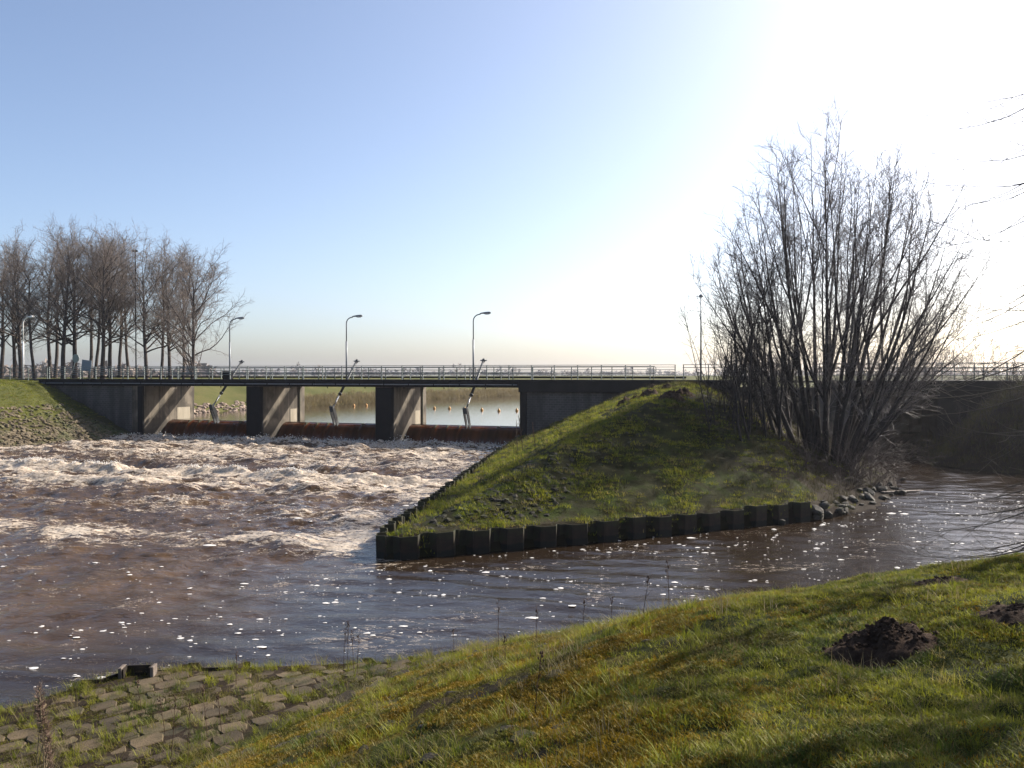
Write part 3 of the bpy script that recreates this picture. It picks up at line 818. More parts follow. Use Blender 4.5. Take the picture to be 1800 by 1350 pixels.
# each bay: tilting gate with its sheet of water, and its cylinder
ORD = ['leftmost', 'middle', 'rightmost']
for i, t0 in enumerate(BAYS):
    g = thing('weir_gate', BP(t0, 0), BRZ, f'dark steel flap gate under falling water in the {ORD[i]} bay', 'gate', 'gates of the weir')
    b = MB(); b.add([(x, y, z) for x in (0.03, BAY - 0.03) for y, z in ((3.45, 0.86), (3.25, 0.80), (1.9, -1.0), (2.3, -1.3))],
                    [(0, 1, 5, 4), (1, 2, 6, 5), (2, 3, 7, 6), (3, 0, 4, 7), (0, 3, 2, 1), (4, 5, 6, 7)])
    b.build('gate_leaf', M['rust'], g)
    for tx in (2.2, 3.15, 4.1, 7.1):
        MB().box(tx - 0.03, tx + 0.03, 2.75, 3.2, 0.85, 1.06).build('nappe_splitter', M['rust'], g)
    # falling sheet
    prof = [(3.9, LEVEL_UP + 0.002), (3.5, 1.03), (3.2, 0.99), (2.95, 0.90), (2.72, 0.74), (2.5, 0.5), (2.3, 0.2), (2.12, -0.15), (1.98, -0.5)]
    xs = np.linspace(0.015, BAY - 0.015, 150)
    vs = []
    for x in xs:
        dd = 0.055 * float(perlin(np.array([x * 1.3]), np.array([i * 7.0]), 5)[0]) + 0.03 * float(perlin(np.array([x * 4.1]), np.array([i * 3.0]), 6)[0])
        sp = max(math.exp(-((x - tx) / 0.10) ** 2) for tx in (2.2, 3.15, 4.1, 7.1))
        for j, (y, z) in enumerate(prof):
            k = min(1, max(0, (j - 1) / 4))
            vs.append((x, y - dd * k - 0.10 * sp * min(1, j / 3) , z + 0.03 * sp * (0 < j < 5)))
    m_ = len(prof)
    fs = [(a * m_ + j, (a + 1) * m_ + j, (a + 1) * m_ + j + 1, a * m_ + j + 1) for a in range(len(xs) - 1) for j in range(m_ - 1)]
    fo = obj('falling_water', np_mesh('falling_water', vs, fs), M['fall'], kind='structure')
    fo.location = BP(t0, 0); fo.rotation_euler = (0, 0, BRZ)
    # hydraulic cylinder in the plane across the bridge, at mid bay
    c = thing('hydraulic_cylinder', BP(t0 + BAY / 2, 0), BRZ, f'slanted grey hydraulic gate cylinder rising through the deck in the {ORD[i]} bay', 'cylinder', 'hydraulic cylinders of the weir')
    top = Vector((0, 6.35, 6.0)); low = Vector((0, 2.35, 2.2)); ax = (top - low).normalized()
    mid = low + ax * 1.55
    MB().tube([mid, top - ax * 0.15], 0.10, 12).build('barrel', M['cyl_grey'], c)
    cap = MB().tube([top - ax * 0.2, top], 0.13, 12).build('end_cap', M['cyl_grey'], c)
    MB().tube([top - ax * 0.1 + Vector((-0.27, 0, 0)), top - ax * 0.1 + Vector((0.27, 0, 0))], 0.05, 8).build('trunnion', M['lamp_grey'], cap)
    MB().tube([mid - ax * 0.02, mid + ax * 0.14], 0.14, 12).build('gland', M['cyl_grey'], c)
    MB().tube([low, mid], 0.055, 10).build('rod', M['chrome_rod'], c)
    b = MB(); d0 = Vector((0, 2.25, 2.3)); d1 = Vector((0, 3.0, 0.80)); a = (d1 - d0).normalized(); nrm = Vector((0, a.z, -a.y))
    for sx in (-0.16, 0.10):
        vs = []
        for p, w in ((d0 - a * 0.12, 0.11), (d0 + a * 0.35, 0.19), (d1, 0.15)):
            for s in (-1, 1):
                for dx in (0, 0.06):
                    vs.append((sx + dx, p.y + nrm.y * w * s, p.z + nrm.z * w * s))
        b.add(vs, [(0, 1, 3, 2), (8, 10, 11, 9), (0, 4, 5, 1), (4, 8, 9, 5), (2, 3, 7, 6), (6, 7, 11, 10), (0, 2, 6, 4), (4, 6, 10, 8), (1, 5, 7, 3), (5, 9, 11, 7)])
    b.box(-0.1, 0.1, d0.y - 0.1, d0.y + 0.22, d0.z - 0.35, d0.z + 0.08)
    b.build('lever_arm', M['cyl_grey'], c)
    MB().box(-0.35, 0.35, 4.05, 5.1, 3.86, 3.96).build('mounting_bracket', M['dark_steel'], c)


# ------------------------------------------------------------------ railings
def railing(name, t0, t1, u, z0, height, rails, step, label, mat, r_post=0.028, r_rail=0.022, lean=None, loop_end=False, extra=0.0, group='railings of the bridges'):
    g = thing(name, BP(t0, u, z0), BRZ, label, 'railing', group)
    n = max(1, round((t1 - t0) / step))
    L = t1 - t0
    post = MB().box(-r_post, r_post, -0.012 - r_post, 0.012 + r_post, -0.10 - extra, height).mesh('post', 0.006)
    for i in range(n + 1):
        p = obj('post', post, mat, g); p.location = (L * i / n, 0, 0)
        if lean:
            lx = max(0.0, 1 - (L * i / n) / 12.0)
            p.rotation_euler = (lean * lx, -0.33 * lx, 0)
    for h in rails:
        if loop_end and h in (rails[0], rails[-1]): continue
        MB().tube([(-0.05, -0.03, h), (L + 0.05, -0.03, h)], r_rail, 6).build('rail', mat, g)
    if loop_end:
        hi, lo = rails[0], rails[-1]; m = (hi + lo) / 2; rr = (hi - lo) / 2; c = 0.16
        pts = [(0, 0, hi), (L, 0, hi)] + [(L + 0.16 * math.sin(a), 0, hi - c + c * math.cos(a)) for a in (0.5, 1.0, 1.57)] + \
              [(L + 0.16 * math.sin(a), 0, lo + c + c * math.cos(a)) for a in (1.58, 2.1, 2.6)] + [(L, 0, lo), (0, 0, lo)]
        MB().tube(pts, r_rail * 1.2, 6).build('rail', mat, g)
    return g

railing('bridge_railing', -9.5, 42.2, -0.05, DECK, 1.02, (1.02, 0.88, 0.71, 0.55, 0.38), 1.6, 'long grey five rail railing along the near edge of the weir bridge', M['galvanised'])
railing('bridge_railing', -16.0, -9.9, 0.1, DECK - 0.05, 1.0, (1.0, 0.62, 0.3), 2.0, 'three rail fence on the grass bank left of the weir bridge', M['green_rail'])
railing('bridge_railing', -12.0, 40.0, 5.9, DECK, 1.0, (0.98, 0.74, 0.46), 1.52, 'green grey railing with rounded end along the far edge of the weir bridge', M['green_rail'], loop_end=True)
railing('bridge_railing', 0.0, 31.6, 3.42, DECK, 0.95, (0.93, 0.5), 2.4, 'two rail railing beside the cylinder slot in the middle of the deck', M['galvanised'])
railing('bridge_railing', 42.75, 45.9, -0.05, DECK, 1.02, (1.02, 0.84), 1.55, 'short looped end railing where the bridge meets the grassy island', M['galvanised'])
railing('bridge_railing', 51.0, 68.0, -0.05, DECK + 0.02, 1.05, (1.05, 0.78, 0.55, 0.33), 1.7, 'near railing of the small bridge behind the willow', M['green_rail'])
railing('bridge_railing', 51.0, 68.0, 5.6, DECK + 0.02, 1.05, (1.05, 0.78, 0.55), 1.7, 'far railing of the small bridge behind the willow', M['green_rail'])

# small bridge over the side channel
sb = thing('side_bridge', BP(51, 0), BRZ, 'small dark concrete bridge over the side channel behind the willow', 'bridge')
MB().box(0.0, 17.0, -0.12, 5.8, 3.92, DECK + 0.02).build('deck_slab', M['concrete_deck'], sb, 0.01)
MB().box(0.2, 3.2, 0.05, 6.3, -1.4, 3.91).build('abutment', M['concrete'], sb)
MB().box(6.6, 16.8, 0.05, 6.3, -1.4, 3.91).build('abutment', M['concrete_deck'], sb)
MB().box(3.2, 6.6, 5.7, 6.2, -1.4, 3.9).build('back_wall', M['concrete'], sb)
# road over the embankments
for a, c, nm in ((-60, -10.62, 'road'), (46.02, 50.98, 'road'), (68.02, 140, 'road')):
    p = [BP(a, 0.4, DECK - 0.0), BP(c, 0.4, DECK), BP(c, 3.5, DECK), BP(a, 3.5, DECK)]
    b = MB(); n0 = [tuple(q) for q in p]; b.add(n0 + [(q[0], q[1], q[2] - 0.12) for q in n0], [(0, 1, 2, 3), (7, 6, 5, 4), (0, 4, 5, 1), (1, 5, 6, 2), (2, 6, 7, 3), (3, 7, 4, 0)])
    b.build(nm, M['asphalt'], kind='structure')


# ------------------------------------------------------------------ lamps, masts, signs, cabinet
def street_lamp(px, u, z0, height, arm, mat, label, group='street lamps along the bridge', head_len=0.85):
    d = ray(px, 640)
    # foot where that sight line crosses the lamp row (u = const)
    k = (u + (P0 @ PU)) / (d[0] * PU[0] + d[1] * PU[1])
    x, y = d[0] * k, d[1] * k
    g = thing('street_lamp', (x, y, z0), BRZ, label, 'lamp', group)
    R = 0.45
    MB().tube([(0, 0, -0.05), (0, 0, height * 0.62)], 0.062, 10).build('pole', mat, g)
    pts = [(0, 0, height * 0.62), (0, 0, height - R)] + [(R - R * math.cos(a), 0, height - R + R * math.sin(a)) for a in (0.4, 0.8, 1.2, 1.5)] + [(arm, 0, height + 0.03)]
    MB().tube(pts, 0.042, 8).build('arm', mat, g)
    hd = []
    secs = [(0.0, 0.05, 0.05), (0.12, 0.10, 0.075), (0.4, 0.15, 0.10), (0.68, 0.16, 0.10), (0.8, 0.12, 0.07), (head_len, 0.03, 0.03)]
    vs = []; S = 12
    for dx, w, h in secs:
        for q in range(S):
            a = 6.283 * q / S
            z = math.sin(a) * h * (1.0 if math.sin(a) > 0 else 0.35)
            vs.append((arm - 0.05 + dx, math.cos(a) * w, height + 0.05 + z + dx * 0.06))
    fs = [(i * S + q, i * S + (q + 1) % S, (i + 1) * S + (q + 1) % S, (i + 1) * S + q) for i in range(len(secs) - 1) for q in range(S)]
    fs += [tuple(range(S)), tuple((len(secs) - 1) * S + q for q in range(S))]
    MB().add(vs, fs, True).build('lamp_head', mat, g)
    vs = []
    for dx, w, h in [(0.3, 0.09, 0.03), (0.45, 0.13, 0.085), (0.66, 0.13, 0.09), (0.78, 0.07, 0.03)]:
        for q in range(S):
            a = 6.283 * q / S
            vs.append((arm - 0.05 + dx, math.cos(a) * w, height + 0.03 + dx * 0.06 - abs(h) * (0.5 - 0.5 * math.sin(a))))
    fs = [(i * S + q, i * S + (q + 1) % S, (i + 1) * S + (q + 1) % S, (i + 1) * S + q) for i in range(3) for q in range(S)]
    MB().add(vs, fs, True).build('lens', M['lamp_glass'], g)
    return g
street_lamp(832, 0.55, DECK, 4.62, 0.55, M['lamp_grey'], 'grey street lamp on the bridge beside the rightmost gate cylinder')
street_lamp(609, 0.55, DECK, 4.62, 0.55, M['lamp_grey'], 'grey street lamp on the bridge near the middle gate cylinder')
street_lamp(404, 0.55, DECK, 4.68, 0.55, M['lamp_grey'], 'grey street lamp on the bridge beside the leftmost gate cylinder')
street_lamp(41, 0.55, DECK - 0.1, 5.3, 0.45, M['lamp_white'], 'white street lamp standing on the left grass bank before the trees', head_len=0.6)

d = ray(1232, 640); k = (4.6 + (P0 @ PU)) / (d[0] * PU[0] + d[1] * PU[1])
g = thing('lamp_post', (d[0] * k, d[1] * k, DECK - 0.1), BRZ, 'thin pale lamp post beside the thicket on the island', 'lamp')
MB().tube([(0, 0, -0.05), (0, 0, 3.2), (0, 0, 5.9)], [0.065, 0.055, 0.04], 8).build('pole', M['lamp_grey'], g)
MB().tube([(0, 0, 5.86), (0, 0, 5.9), (0, 0, 6.02), (0, 0, 6.08)], [0.06, 0.16, 0.14, 0.04], 10).build('lamp_head', M['lamp_grey'], g)

x, y = -900 / F * 0, 0
d = ray(239, 640); k = 84.0
g = thing('floodlight_mast', (d[0] * k, d[1] * k, hz1(h_left, d[0] * k, d[1] * k)), 0, 'tall thin dark mast with a small head among the left trees', 'mast')
MB().tube([(0, 0, -0.1), (0, 0, 7), (0, 0, 13.6)], [0.07, 0.055, 0.04], 8).build('pole', M['dark_steel'], g)
MB().box(-0.22, 0.22, -0.1, 0.1, 13.55, 13.72).build('lamp_head', M['dark_steel'], g, 0.03)

sp_ = BP(-8.6, 1.2, DECK)
g = thing('traffic_sign', sp_, BRZ, 'round traffic sign seen from behind on a leaning pole by the left trees', 'sign')
MB().tube([(0, 0, -0.05), (0.75, 0, 2.0)], 0.035, 8).build('pole', M['galvanised'], g)
pts = [(0.66 + 0.36 * math.cos(a), 0.36 * math.sin(a)) for a in [6.283 * q / 28 for q in range(28)]]
pb = MB(); vs = [(x, -0.05, 1.75 + z) for x, z in pts] + [(x, -0.03, 1.75 + z) for x, z in pts]
pb.add(vs, [tuple(range(28)), tuple(range(55, 27, -1))] + [(i, (i + 1) % 28, 28 + (i + 1) % 28, 28 + i) for i in range(28)]).build('sign_disc', M['sign_back'], g)
sp_ = BP(-9.6, 3.9, DECK - 0.05)
g = thing('information_panel', sp_, BRZ, 'blue grey information panel on two posts by the left trees', 'sign')
MB().box(-0.6, 0.45, -0.03, 0.03, 0.75, 1.7, Matrix.Rotation(0.12, 4, 'Y')).build('panel', M['panel_blue'], g, 0.01)
for sx in (-0.42, 0.38): MB().tube([(sx, 0.06, -0.05), (sx, 0.06, 1.4)], 0.04, 8).build('post', M['galvanised'], g)

g = thing('control_cabinet', BP(5.3, 3.0, DECK), BRZ, 'dark grey control cabinet on the deck by the leftmost cylinder', 'cabinet')
MB().box(0, 0.75, 0, 0.4, 0, 0.62).build('housing', M['dark_steel'], g, 0.02)
MB().box(-0.04, 0.79, -0.04, 0.44, 0.622, 0.66).build('lid', M['dark_steel'], g, 0.01)

# buoys strung across the reservoir
BU = [(622, 712, 'far left buoy seen in the middle bay', 0), (645, 711, 'right buoy seen in the middle bay', 0)]
BUOYS = [(622, 711), (644, 710.5), (763.5, 715.5), (790, 716), (818, 717.5), (847, 718.5), (877, 720), (908.5, 719.5)]
WORDS = ['left one of two orange buoys seen through the middle bay', 'right one of two orange buoys seen through the middle bay'] + \
        [f'{w} orange buoy from the left in the rightmost bay' for w in ('first', 'second', 'third', 'fourth', 'fifth', 'sixth')]
for (px, py), w in zip(BUOYS, WORDS):
    d = ray(px, py + 3.0); k = (LEVEL_UP - EYE) / d[2]
    g = thing('buoy', (d[0] * k, d[1] * k, LEVEL_UP), 0, w, 'buoy', 'orange buoys across the river'); g.scale = (0.72, 0.72, 0.72)
    MB().tube([(0, 0, -0.2), (0, 0, -0.05), (0, 0, 0.08), (0, 0, 0.22), (0, 0, 0.32), (0, 0, 0.38)], [0.10, 0.2, 0.225, 0.18, 0.10, 0.06], 14).build('float', M['buoy'], g)
    MB().tube([(0, 0, 0.36), (0, 0, 0.47)], 0.035, 8).build('mast_top', M['buoy'], g)

# ------------------------------------------------------------------ sheet pile walls
def pile_profile(p, depth=0.24):
    """corrugated strip, path in plan (x along wall, y outward)"""
    return [(0.0, 0.0), (0.10 * p, 0.0), (0.24 * p, depth), (0.68 * p, depth), (0.82 * p, 0.0), (p, 0.0)]


def sheet_pile_mesh(p, z0, z1, th=0.022, depth=0.24):
    path = pile_profile(p, depth)
    b = MB()
    for (xa, ya), (xb, yb) in zip(path[:-1], path[1:]):
        dx, dy = xb - xa, yb - ya; L = math.hypot(dx, dy); nx_, ny_ = -dy / L * th, dx / L * th
        b.prism([(xa, ya), (xb, yb), (xb + nx_, yb + ny_), (xa + nx_, ya + ny_)], z0, z1)
    return b


def wall_along(parent, pts, p_nominal, z0, z1, rng, outward=1, jitter=0.03):
    """one sheet_pile object per corrugation along a polyline (outward = left of the direction when +1)"""
    cache = {}
    for (ax, ay), (bx, by) in zip(pts[:-1], pts[1:]):
        L = math.hypot(bx - ax, by - ay); n = max(1, round(L / p_nominal)); p = L / n
        key = round(p, 4)
        if key not in cache:
            cache[key] = [sheet_pile_mesh(p, z0, z1 + d).mesh('sheet_pile') for d in (-jitter, 0.0, jitter)]
        rz = math.atan2(by - ay, bx - ax)
        for i in range(n):
            o = obj('sheet_pile', rng.choice(cache[key]), M['rust'], parent)
            o.location = (ax + (bx - ax) * i / n, ay + (by - ay) * i / n, rng.uniform(-0.05, 0.03))
            o.rotation_euler = (rng.gauss(0, 0.02), rng.gauss(0, 0.012), rz); o.scale = (1, outward, 1)


g = thing('sheet_pile_wall', (0, 0, 0), 0, 'rusty corrugated sheet pile wall edging the grassy island tip', 'wall')
wall_along(g, [(9.9, 27.55), (3.2, 24.35), (-3.30, 21.65), (-3.40, 22.5), (-1.45, 40.0), (0.75, 58.2)], 0.95, -1.4, 0.62, RNG, 1)
g = thing('sheet_pile_wall', (0, 0, 0), 0, 'overgrown sheet pile edge of the paved near bank', 'wall')
wall_along(g, [(-0.5, 13.95), (-1.6, 13.35), (-3.2, 13.15), (-6.05, 12.95), (-6.95, 11.45), (-8.45, 9.2)], 0.85, -1.2, 0.27, RNG, 1, 0.05)
g = thing('pile_stub', at_px(243, 1188, h_near), 0.1, 'dark rusty steel pile stub sticking up from the paved shore', 'pile')
b = MB(); b.box(-0.26, 0.26, 0.10, 0.125, -0.3, 0.17); b.box(-0.26, -0.235, -0.12, 0.0999, -0.3, 0.17); b.box(0.235, 0.26, -0.12, 0.0999, -0.3, 0.19)
b.build('steel_web', M['rust'], g)
g.scale = (0.78, 0.78, 0.8)
for sx in (-0.33, 0.265): MB().box(sx, sx + 0.065, -0.14, 0.10, -0.3, 0.20).build('flange', M['wood'], g, 0.01)


# ------------------------------------------------------------------ stones
def stone_mesh(seed, sx, sy, sz, sub=2, rough=0.25, flat=0.0):
    bm = bmesh.new(); bmesh.ops.create_icosphere(bm, subdivisions=sub, radius=1.0)
    r = random.Random(seed); ph = [r.uniform(0, 6) for _ in range(6)]
    planes = []
    for _ in range(9):
        v = Vector((r.gauss(0, 1), r.gauss(0, 1), r.gauss(0, 1))).normalized(); planes.append((v, r.uniform(0.45, 0.85)))
    for v in bm.verts:
        p = v.co.copy()
        for nrm, dd in planes:
            q = p.dot(nrm)
            if q > dd: p -= nrm * (q - dd) * 0.9
        p *= 1 + rough * 0.3 * math.sin(3 * p.x + ph[0]) * math.sin(3 * p.y + ph[1]) * math.sin(3 * p.z + ph[2])
        v.co = Vector((p.x * sx, p.y * sy, p.z * sz))
    me = bpy.data.meshes.new('stone'); bm.to_mesh(me); bm.free()
    return me


def scatter_rocks(name, pts_px, hf, size, mat, label, cat, group, seed):
    r = random.Random(seed)
    protos = [stone_mesh(seed + k, 1.0, r.uniform(0.6, 0.9), r.uniform(0.45, 0.7), 2) for k in range(5)]
    for px, py, s in pts_px:
        p = at_px(px, py, hf, 15, 60)
        o = obj(name, protos[r.randrange(5)], mat, label=label, cat=cat, group=group)
        o.location = (p.x, p.y, max(p.z, -0.05) + 0.05 * s); q = size * s
        o.scale = (q, q, q); o.rotation_euler = (r.uniform(-0.4, 0.4), r.uniform(-0.4, 0.4), r.uniform(0, 6.28))


def h_isl_w(x, y): return np.maximum(h_island(x, y), 0.0)
rr = random.Random(5)
RK = []
for q in np.linspace(0, 1, 20):
    for _ in range(2):
        RK.append((1432 + 150 * q + rr.uniform(-8, 8), 912 - 48 * q + rr.uniform(-22, 6), rr.uniform(0.6, 1.35)))
scatter_rocks('rock', RK, h_isl_w, 0.24, M['rock'], 'angular pale rock at the waterline right of the island sheet piles', 'rock', 'rocks at the island waterline', 31)
for px, py, s, lab in ((1372, 922, 0.7, 'small rock jutting from the water before the sheet pile wall'),):
    scatter_rocks('rock', [(px, py, s)], h_isl_w, 0.34, M['rock'], lab, 'rock', None, 77)
g = thing('driftwood_plank', at_px(1585, 866, h_isl_w), 0.55, 'weathered plank lying from the rocks into the side channel', 'plank')
MB().box(-1.3, 1.4, -0.09, 0.09, 0.02, 0.08, Matrix.Rotation(0.05, 4, 'Y')).build('board', M['wood'], g, 0.01)

# stones of the pitching on the island flank: real stones, the nearest ones single
r = random.Random(17)
protos = [stone_mesh(200 + k, 1.0, r.uniform(0.7, 0.95), r.uniform(0.40, 0.55), 1) for k in range(6)]
cand = []
for row in range(17):
    for colm in range(46):
        a = row * 0.36; bdist = colm * 0.40 + (row % 2) * 0.2
        # walk from the tip: along the left edge and the front edge
        x = -3.2 + bdist * 0.50 + a * 0.55; y = 22.1 + bdist * 0.86 - a * 0.15 + a * 0.25
        cand.append((x + r.uniform(-.07, .07), y + r.uniform(-.07, .07)))
n = 0
for x, y in cand:
    dd = float(sd_poly(np.array([x]), np.array([y]), ISLAND)[0])
    if dd < 0.35 or dd > 5.2: continue
    keepp = 1.0 if 0.8 < dd < 3.2 else 0.55
    if x > 5 or r.random() > keepp or n >= 300: continue
    s = r.uniform(0.15, 0.215)
    o = obj('stone', protos[r.randrange(6)], M['island_stone'], island)
    o.location = (x, y, hz1(h_island, x, y) - 0.035); o.scale = (s, s, s * 0.9); o.rotation_euler = (r.uniform(-.3, .3), r.uniform(-.3, .3), r.uniform(0, 6.28)); n += 1


def stone_field(name, hf, pts, size, mat, label, parent=None, seed=3, sub=1):
    """many small stones as one mesh"""
    rs = np.random.default_rng(seed)
    pv = []; pf = []
    for k in range(5):
        m = stone_mesh(seed * 10 + k, 1.0, 0.8, 0.55, sub)
        v = np.empty(len(m.vertices) * 3); m.vertices.foreach_get('co', v)
        f = np.empty(len(m.polygons) * 3, int); m.loops.foreach_get('vertex_index', f)
        pv.append(v.reshape(-1, 3)); pf.append(f.reshape(-1, 3)); bpy.data.meshes.remove(m)
    V = []; Fs = []; base = 0
    z = hf(pts[:, 0], pts[:, 1])
    for (x, y), zz in zip(pts, z):
        k = rs.integers(5); s = size * rs.uniform(0.7, 1.3); a = rs.uniform(0, 6.28); c, sn = math.cos(a), math.sin(a)
        v = pv[k] * s
        v = np.stack([v[:, 0] * c - v[:, 1] * sn + x, v[:, 0] * sn + v[:, 1] * c + y, v[:, 2] + zz + 0.1 * s + rs.uniform(-.15, .15) * s], 1)
        V.append(v); Fs.append(pf[k] + base); base += len(v)
    return obj(name, np_mesh(name, np.concatenate(V), np.concatenate(Fs), False), mat, parent, label=label, kind='stuff')

# pitching of the left bank (each stone a few pixels)
pts = []
r = random.Random(23)
for i in range(16000):
    y = r.uniform(38, 66.3); x = r.uniform(-48, -30)
    pts.append((x, y))
pts = np.array(pts); dl = sd_poly(pts[:, 0], pts[:, 1], LEFT); t_, u_ = to_tu(pts[:, 0], pts[:, 1])
pts = pts[(dl > 0.0) & (dl < 5.4) & (u_ < -0.2) & (NP.random(len(pts)) < np.where(dl < 2.2, 0.9, 0.35))]
stone_field('stone_pitching', h_left, pts, 0.21, M['pitching'], 'pale stone pitching on the left bank below the grass', seed=4)
pts = []
for i in range(9000):
    y = r.uniform(70, 150); x = r.uniform(-36, 6)
    pts.append((x, y))
pts = np.array(pts); dl = sd_poly(pts[:, 0], pts[:, 1], LEFT); t_, u_ = to_tu(pts[:, 0], pts[:, 1])
pts = pts[(dl > -0.3) & (dl < 2.2) & (u_ > 6.5) & (pts[:, 1] < 98 - 5 * NP.random(len(pts)))]
stone_field('rock_revetment', h_left, pts, 0.36, M['revet_rock'], 'reddish rock revetment along the upstream shore', seed=6)

# paving blocks of the near berm
r = random.Random(41)
blk = []
for k in range(4):
    w, d_ = 0.178, 0.162
    poly = [(-w + r.uniform(0, .03), -d_ * r.uniform(.85, 1)), (w * r.uniform(.75, .95), -d_), (w * 1.12, r.uniform(-.03, .03)), (w * r.uniform(.8, .95), d_), (-w * r.uniform(.8, .95), d_), (-w * 1.1, r.uniform(-.03, .03))]
    blk.append(MB().prism(poly, -0.12, 0.0).mesh('paving_block', 0.012))
dirx = Vector((0.80, 0.60, 0)); diry = Vector((-0.60, 0.80, 0))
nb = 0
for i in range(-26, 28):
    for j in range(-26, 26):
        c = Vector((-4.6, 11.2, 0)) + dirx * (i * 0.385 + (j % 2) * 0.19) + diry * (j * 0.335)
        dS_ = float(sd_poly(np.array([c.x]), np.array([c.y]), NEAR_SHORE)[0]); dT_ = float(sd_poly(np.array([c.x]), np.array([c.y]), NEAR_TOE)[0])
        if dS_ < 0.24 or dT_ > 0.75 or c.y < 7.2 or c.x < -8 or (dT_ > 0.2 and r.random() < 0.45): continue
        if r.random() < 0.07 or nb >= 300: continue
        z = hz1(h_near, c.x, c.y); gx_ = (hz1(h_near, c.x + .15, c.y) - hz1(h_near, c.x - .15, c.y)) / .3; gy_ = (hz1(h_near, c.x, c.y + .15) - hz1(h_near, c.x, c.y - .15)) / .3
        o = obj('paving_block', blk[r.randrange(4)], M['block'], near_bank); nb += 1
        o.location = (c.x + r.uniform(-.03, .03), c.y + r.uniform(-.03, .03), z + 0.012 + r.uniform(-.018, .014))
        o.rotation_euler = (math.atan(gy_) + r.uniform(-.07, .07), -math.atan(gx_) + r.uniform(-.07, .07), math.atan2(0.6, 0.8) + r.uniform(-.1, .1)); q = r.uniform(0.88, 1.05); o.scale = (q * r.uniform(.92, 1.05), q, 1)

# dark mossy slabs set in the slope above the berm
slabs = [stone_mesh(300 + k, 1.0, 0.7, 0.42, 2, 0.9) for k in range(6)]
n = 0
for i in range(1000):
    x = r.uniform(-5.5, 6.5); y = r.uniform(4.0, 16)
    dT_ = float(sd_poly(np.array([x]), np.array([y]), NEAR_TOE)[0])
    if not (0.25 < dT_ < 5.2) or lawn_s(x, y) > -0.2 or n > 170: continue
    o = obj('stone', slabs[r.randrange(6)], M['slab'], near_bank); n += 1
    s = r.uniform(0.07, 0.15); gx_ = (hz1(h_near, x + .2, y) - hz1(h_near, x - .2, y)) / .4; gy_ = (hz1(h_near, x, y + .2) - hz1(h_near, x, y - .2)) / .4
    o.location = (x, y, hz1(h_near, x, y) - 0.14 * s); o.scale = (s, s, s); o.rotation_euler = (math.atan(gy_) + r.uniform(-.15, .15), -math.atan(gx_) + r.uniform(-.15, .15), 0.42 + r.uniform(-.4, .4))


# ------------------------------------------------------------------ molehills
def molehill(p, s, label, seed, hf, h=0.32):
    g = thing('molehill', p, 0, label, 'molehill', 'molehills')
    n_ = 34; xs = np.linspace(-1.25, 1.25, n_)
    rs = np.random.default_rng(seed)
    Xg, Yg = np.meshgrid(xs, xs)
    R = np.sqrt(Xg ** 2 + (Yg * 1.2) ** 2) * (1 + 0.22 * perlin(Xg * 1.6 + seed, Yg * 1.6, seed))
    Zl = h * np.clip(1 - R ** 1.6, 0, 1) ** 0.8 * (1 + 0.55 * fbm(Xg * 2.6 + seed, Yg * 2.6, 3, seed + 1)) + 0.05 * np.abs(fbm(Xg * 7, Yg * 7, 2, seed + 2)) * (R < 1)
    WX = p.x + Xg * s; WY = p.y + Yg * s
    Z = hf(WX, WY) - p.z + Zl * s - 0.02 * (R > 1) * np.clip(R, 0, 2)
    idx = np.arange(n_ * n_).reshape(n_, n_)
    f = np.stack([idx[:-1, :-1], idx[:-1, 1:], idx[1:, 1:], idx[1:, :-1]], -1).reshape(-1, 4)
    K = (R < 1.02).ravel(); f = f[K[f].any(1)]
    v = np.stack([Xg.ravel() * s, Yg.ravel() * s, Z.ravel()], 1)
    used = np.zeros(len(v), bool); used[f.ravel()] = True; rm = np.cumsum(used) - 1
    obj('mound', np_mesh('mound', v[used], rm[f]), M['soil'], g)
    V = []; Fs = []; base = 0
    k = 420 if s == 0.40 else 36
    bm = bmesh.new(); bmesh.ops.create_icosphere(bm, subdivisions=1, radius=1.0)
    pv_ = np.array([q.co[:] for q in bm.verts]); pf_ = np.array([[q.index for q in ff_.verts] for ff_ in bm.faces]); bm.free()
    for _ in range(k):
        a = rs.uniform(0, 6.28); q = abs(rs.normal(0, 0.55)); x = math.cos(a) * q; y = math.sin(a) * q / 1.2
        i = int(np.clip((x + 1.25) / 2.5 * (n_ - 1), 0, n_ - 1)); j = int(np.clip((y + 1.25) / 2.5 * (n_ - 1), 0, n_ - 1))
        c = s * rs.uniform(0.015, 0.06)
        vv = pv_ * c * rs.uniform(0.6, 1.3, (len(pv_), 1)) + np.array([x * s, y * s, Z[j, i] + c * 0.3])
        V.append(vv); Fs.append(pf_ + base); base += len(pv_)
    obj('clods', np_mesh('clods', np.concatenate(V), np.concatenate(Fs), False), M['soil'], g, kind='stuff')
    return p
HOLES = []
for px, py, s, lab in ((1552, 1128, 0.40, 'big dark molehill in the middle of the near grass'), (1655, 1026, 0.30, 'flattened brown molehill behind the biggest one on the near grass'),
                       (1700, 985, 0.30, 'dark molehill on the edge of the near bank against the water'), (1790, 1082, 0.30, 'low worn molehill at the right edge on the near grass')):
    HOLES.append((molehill(at_px(px, py, h_near, 2, 30), s, lab, int(px), h_near, 0.27 if s > 0.32 else (0.14 if py != 985 else 0.36)), s))
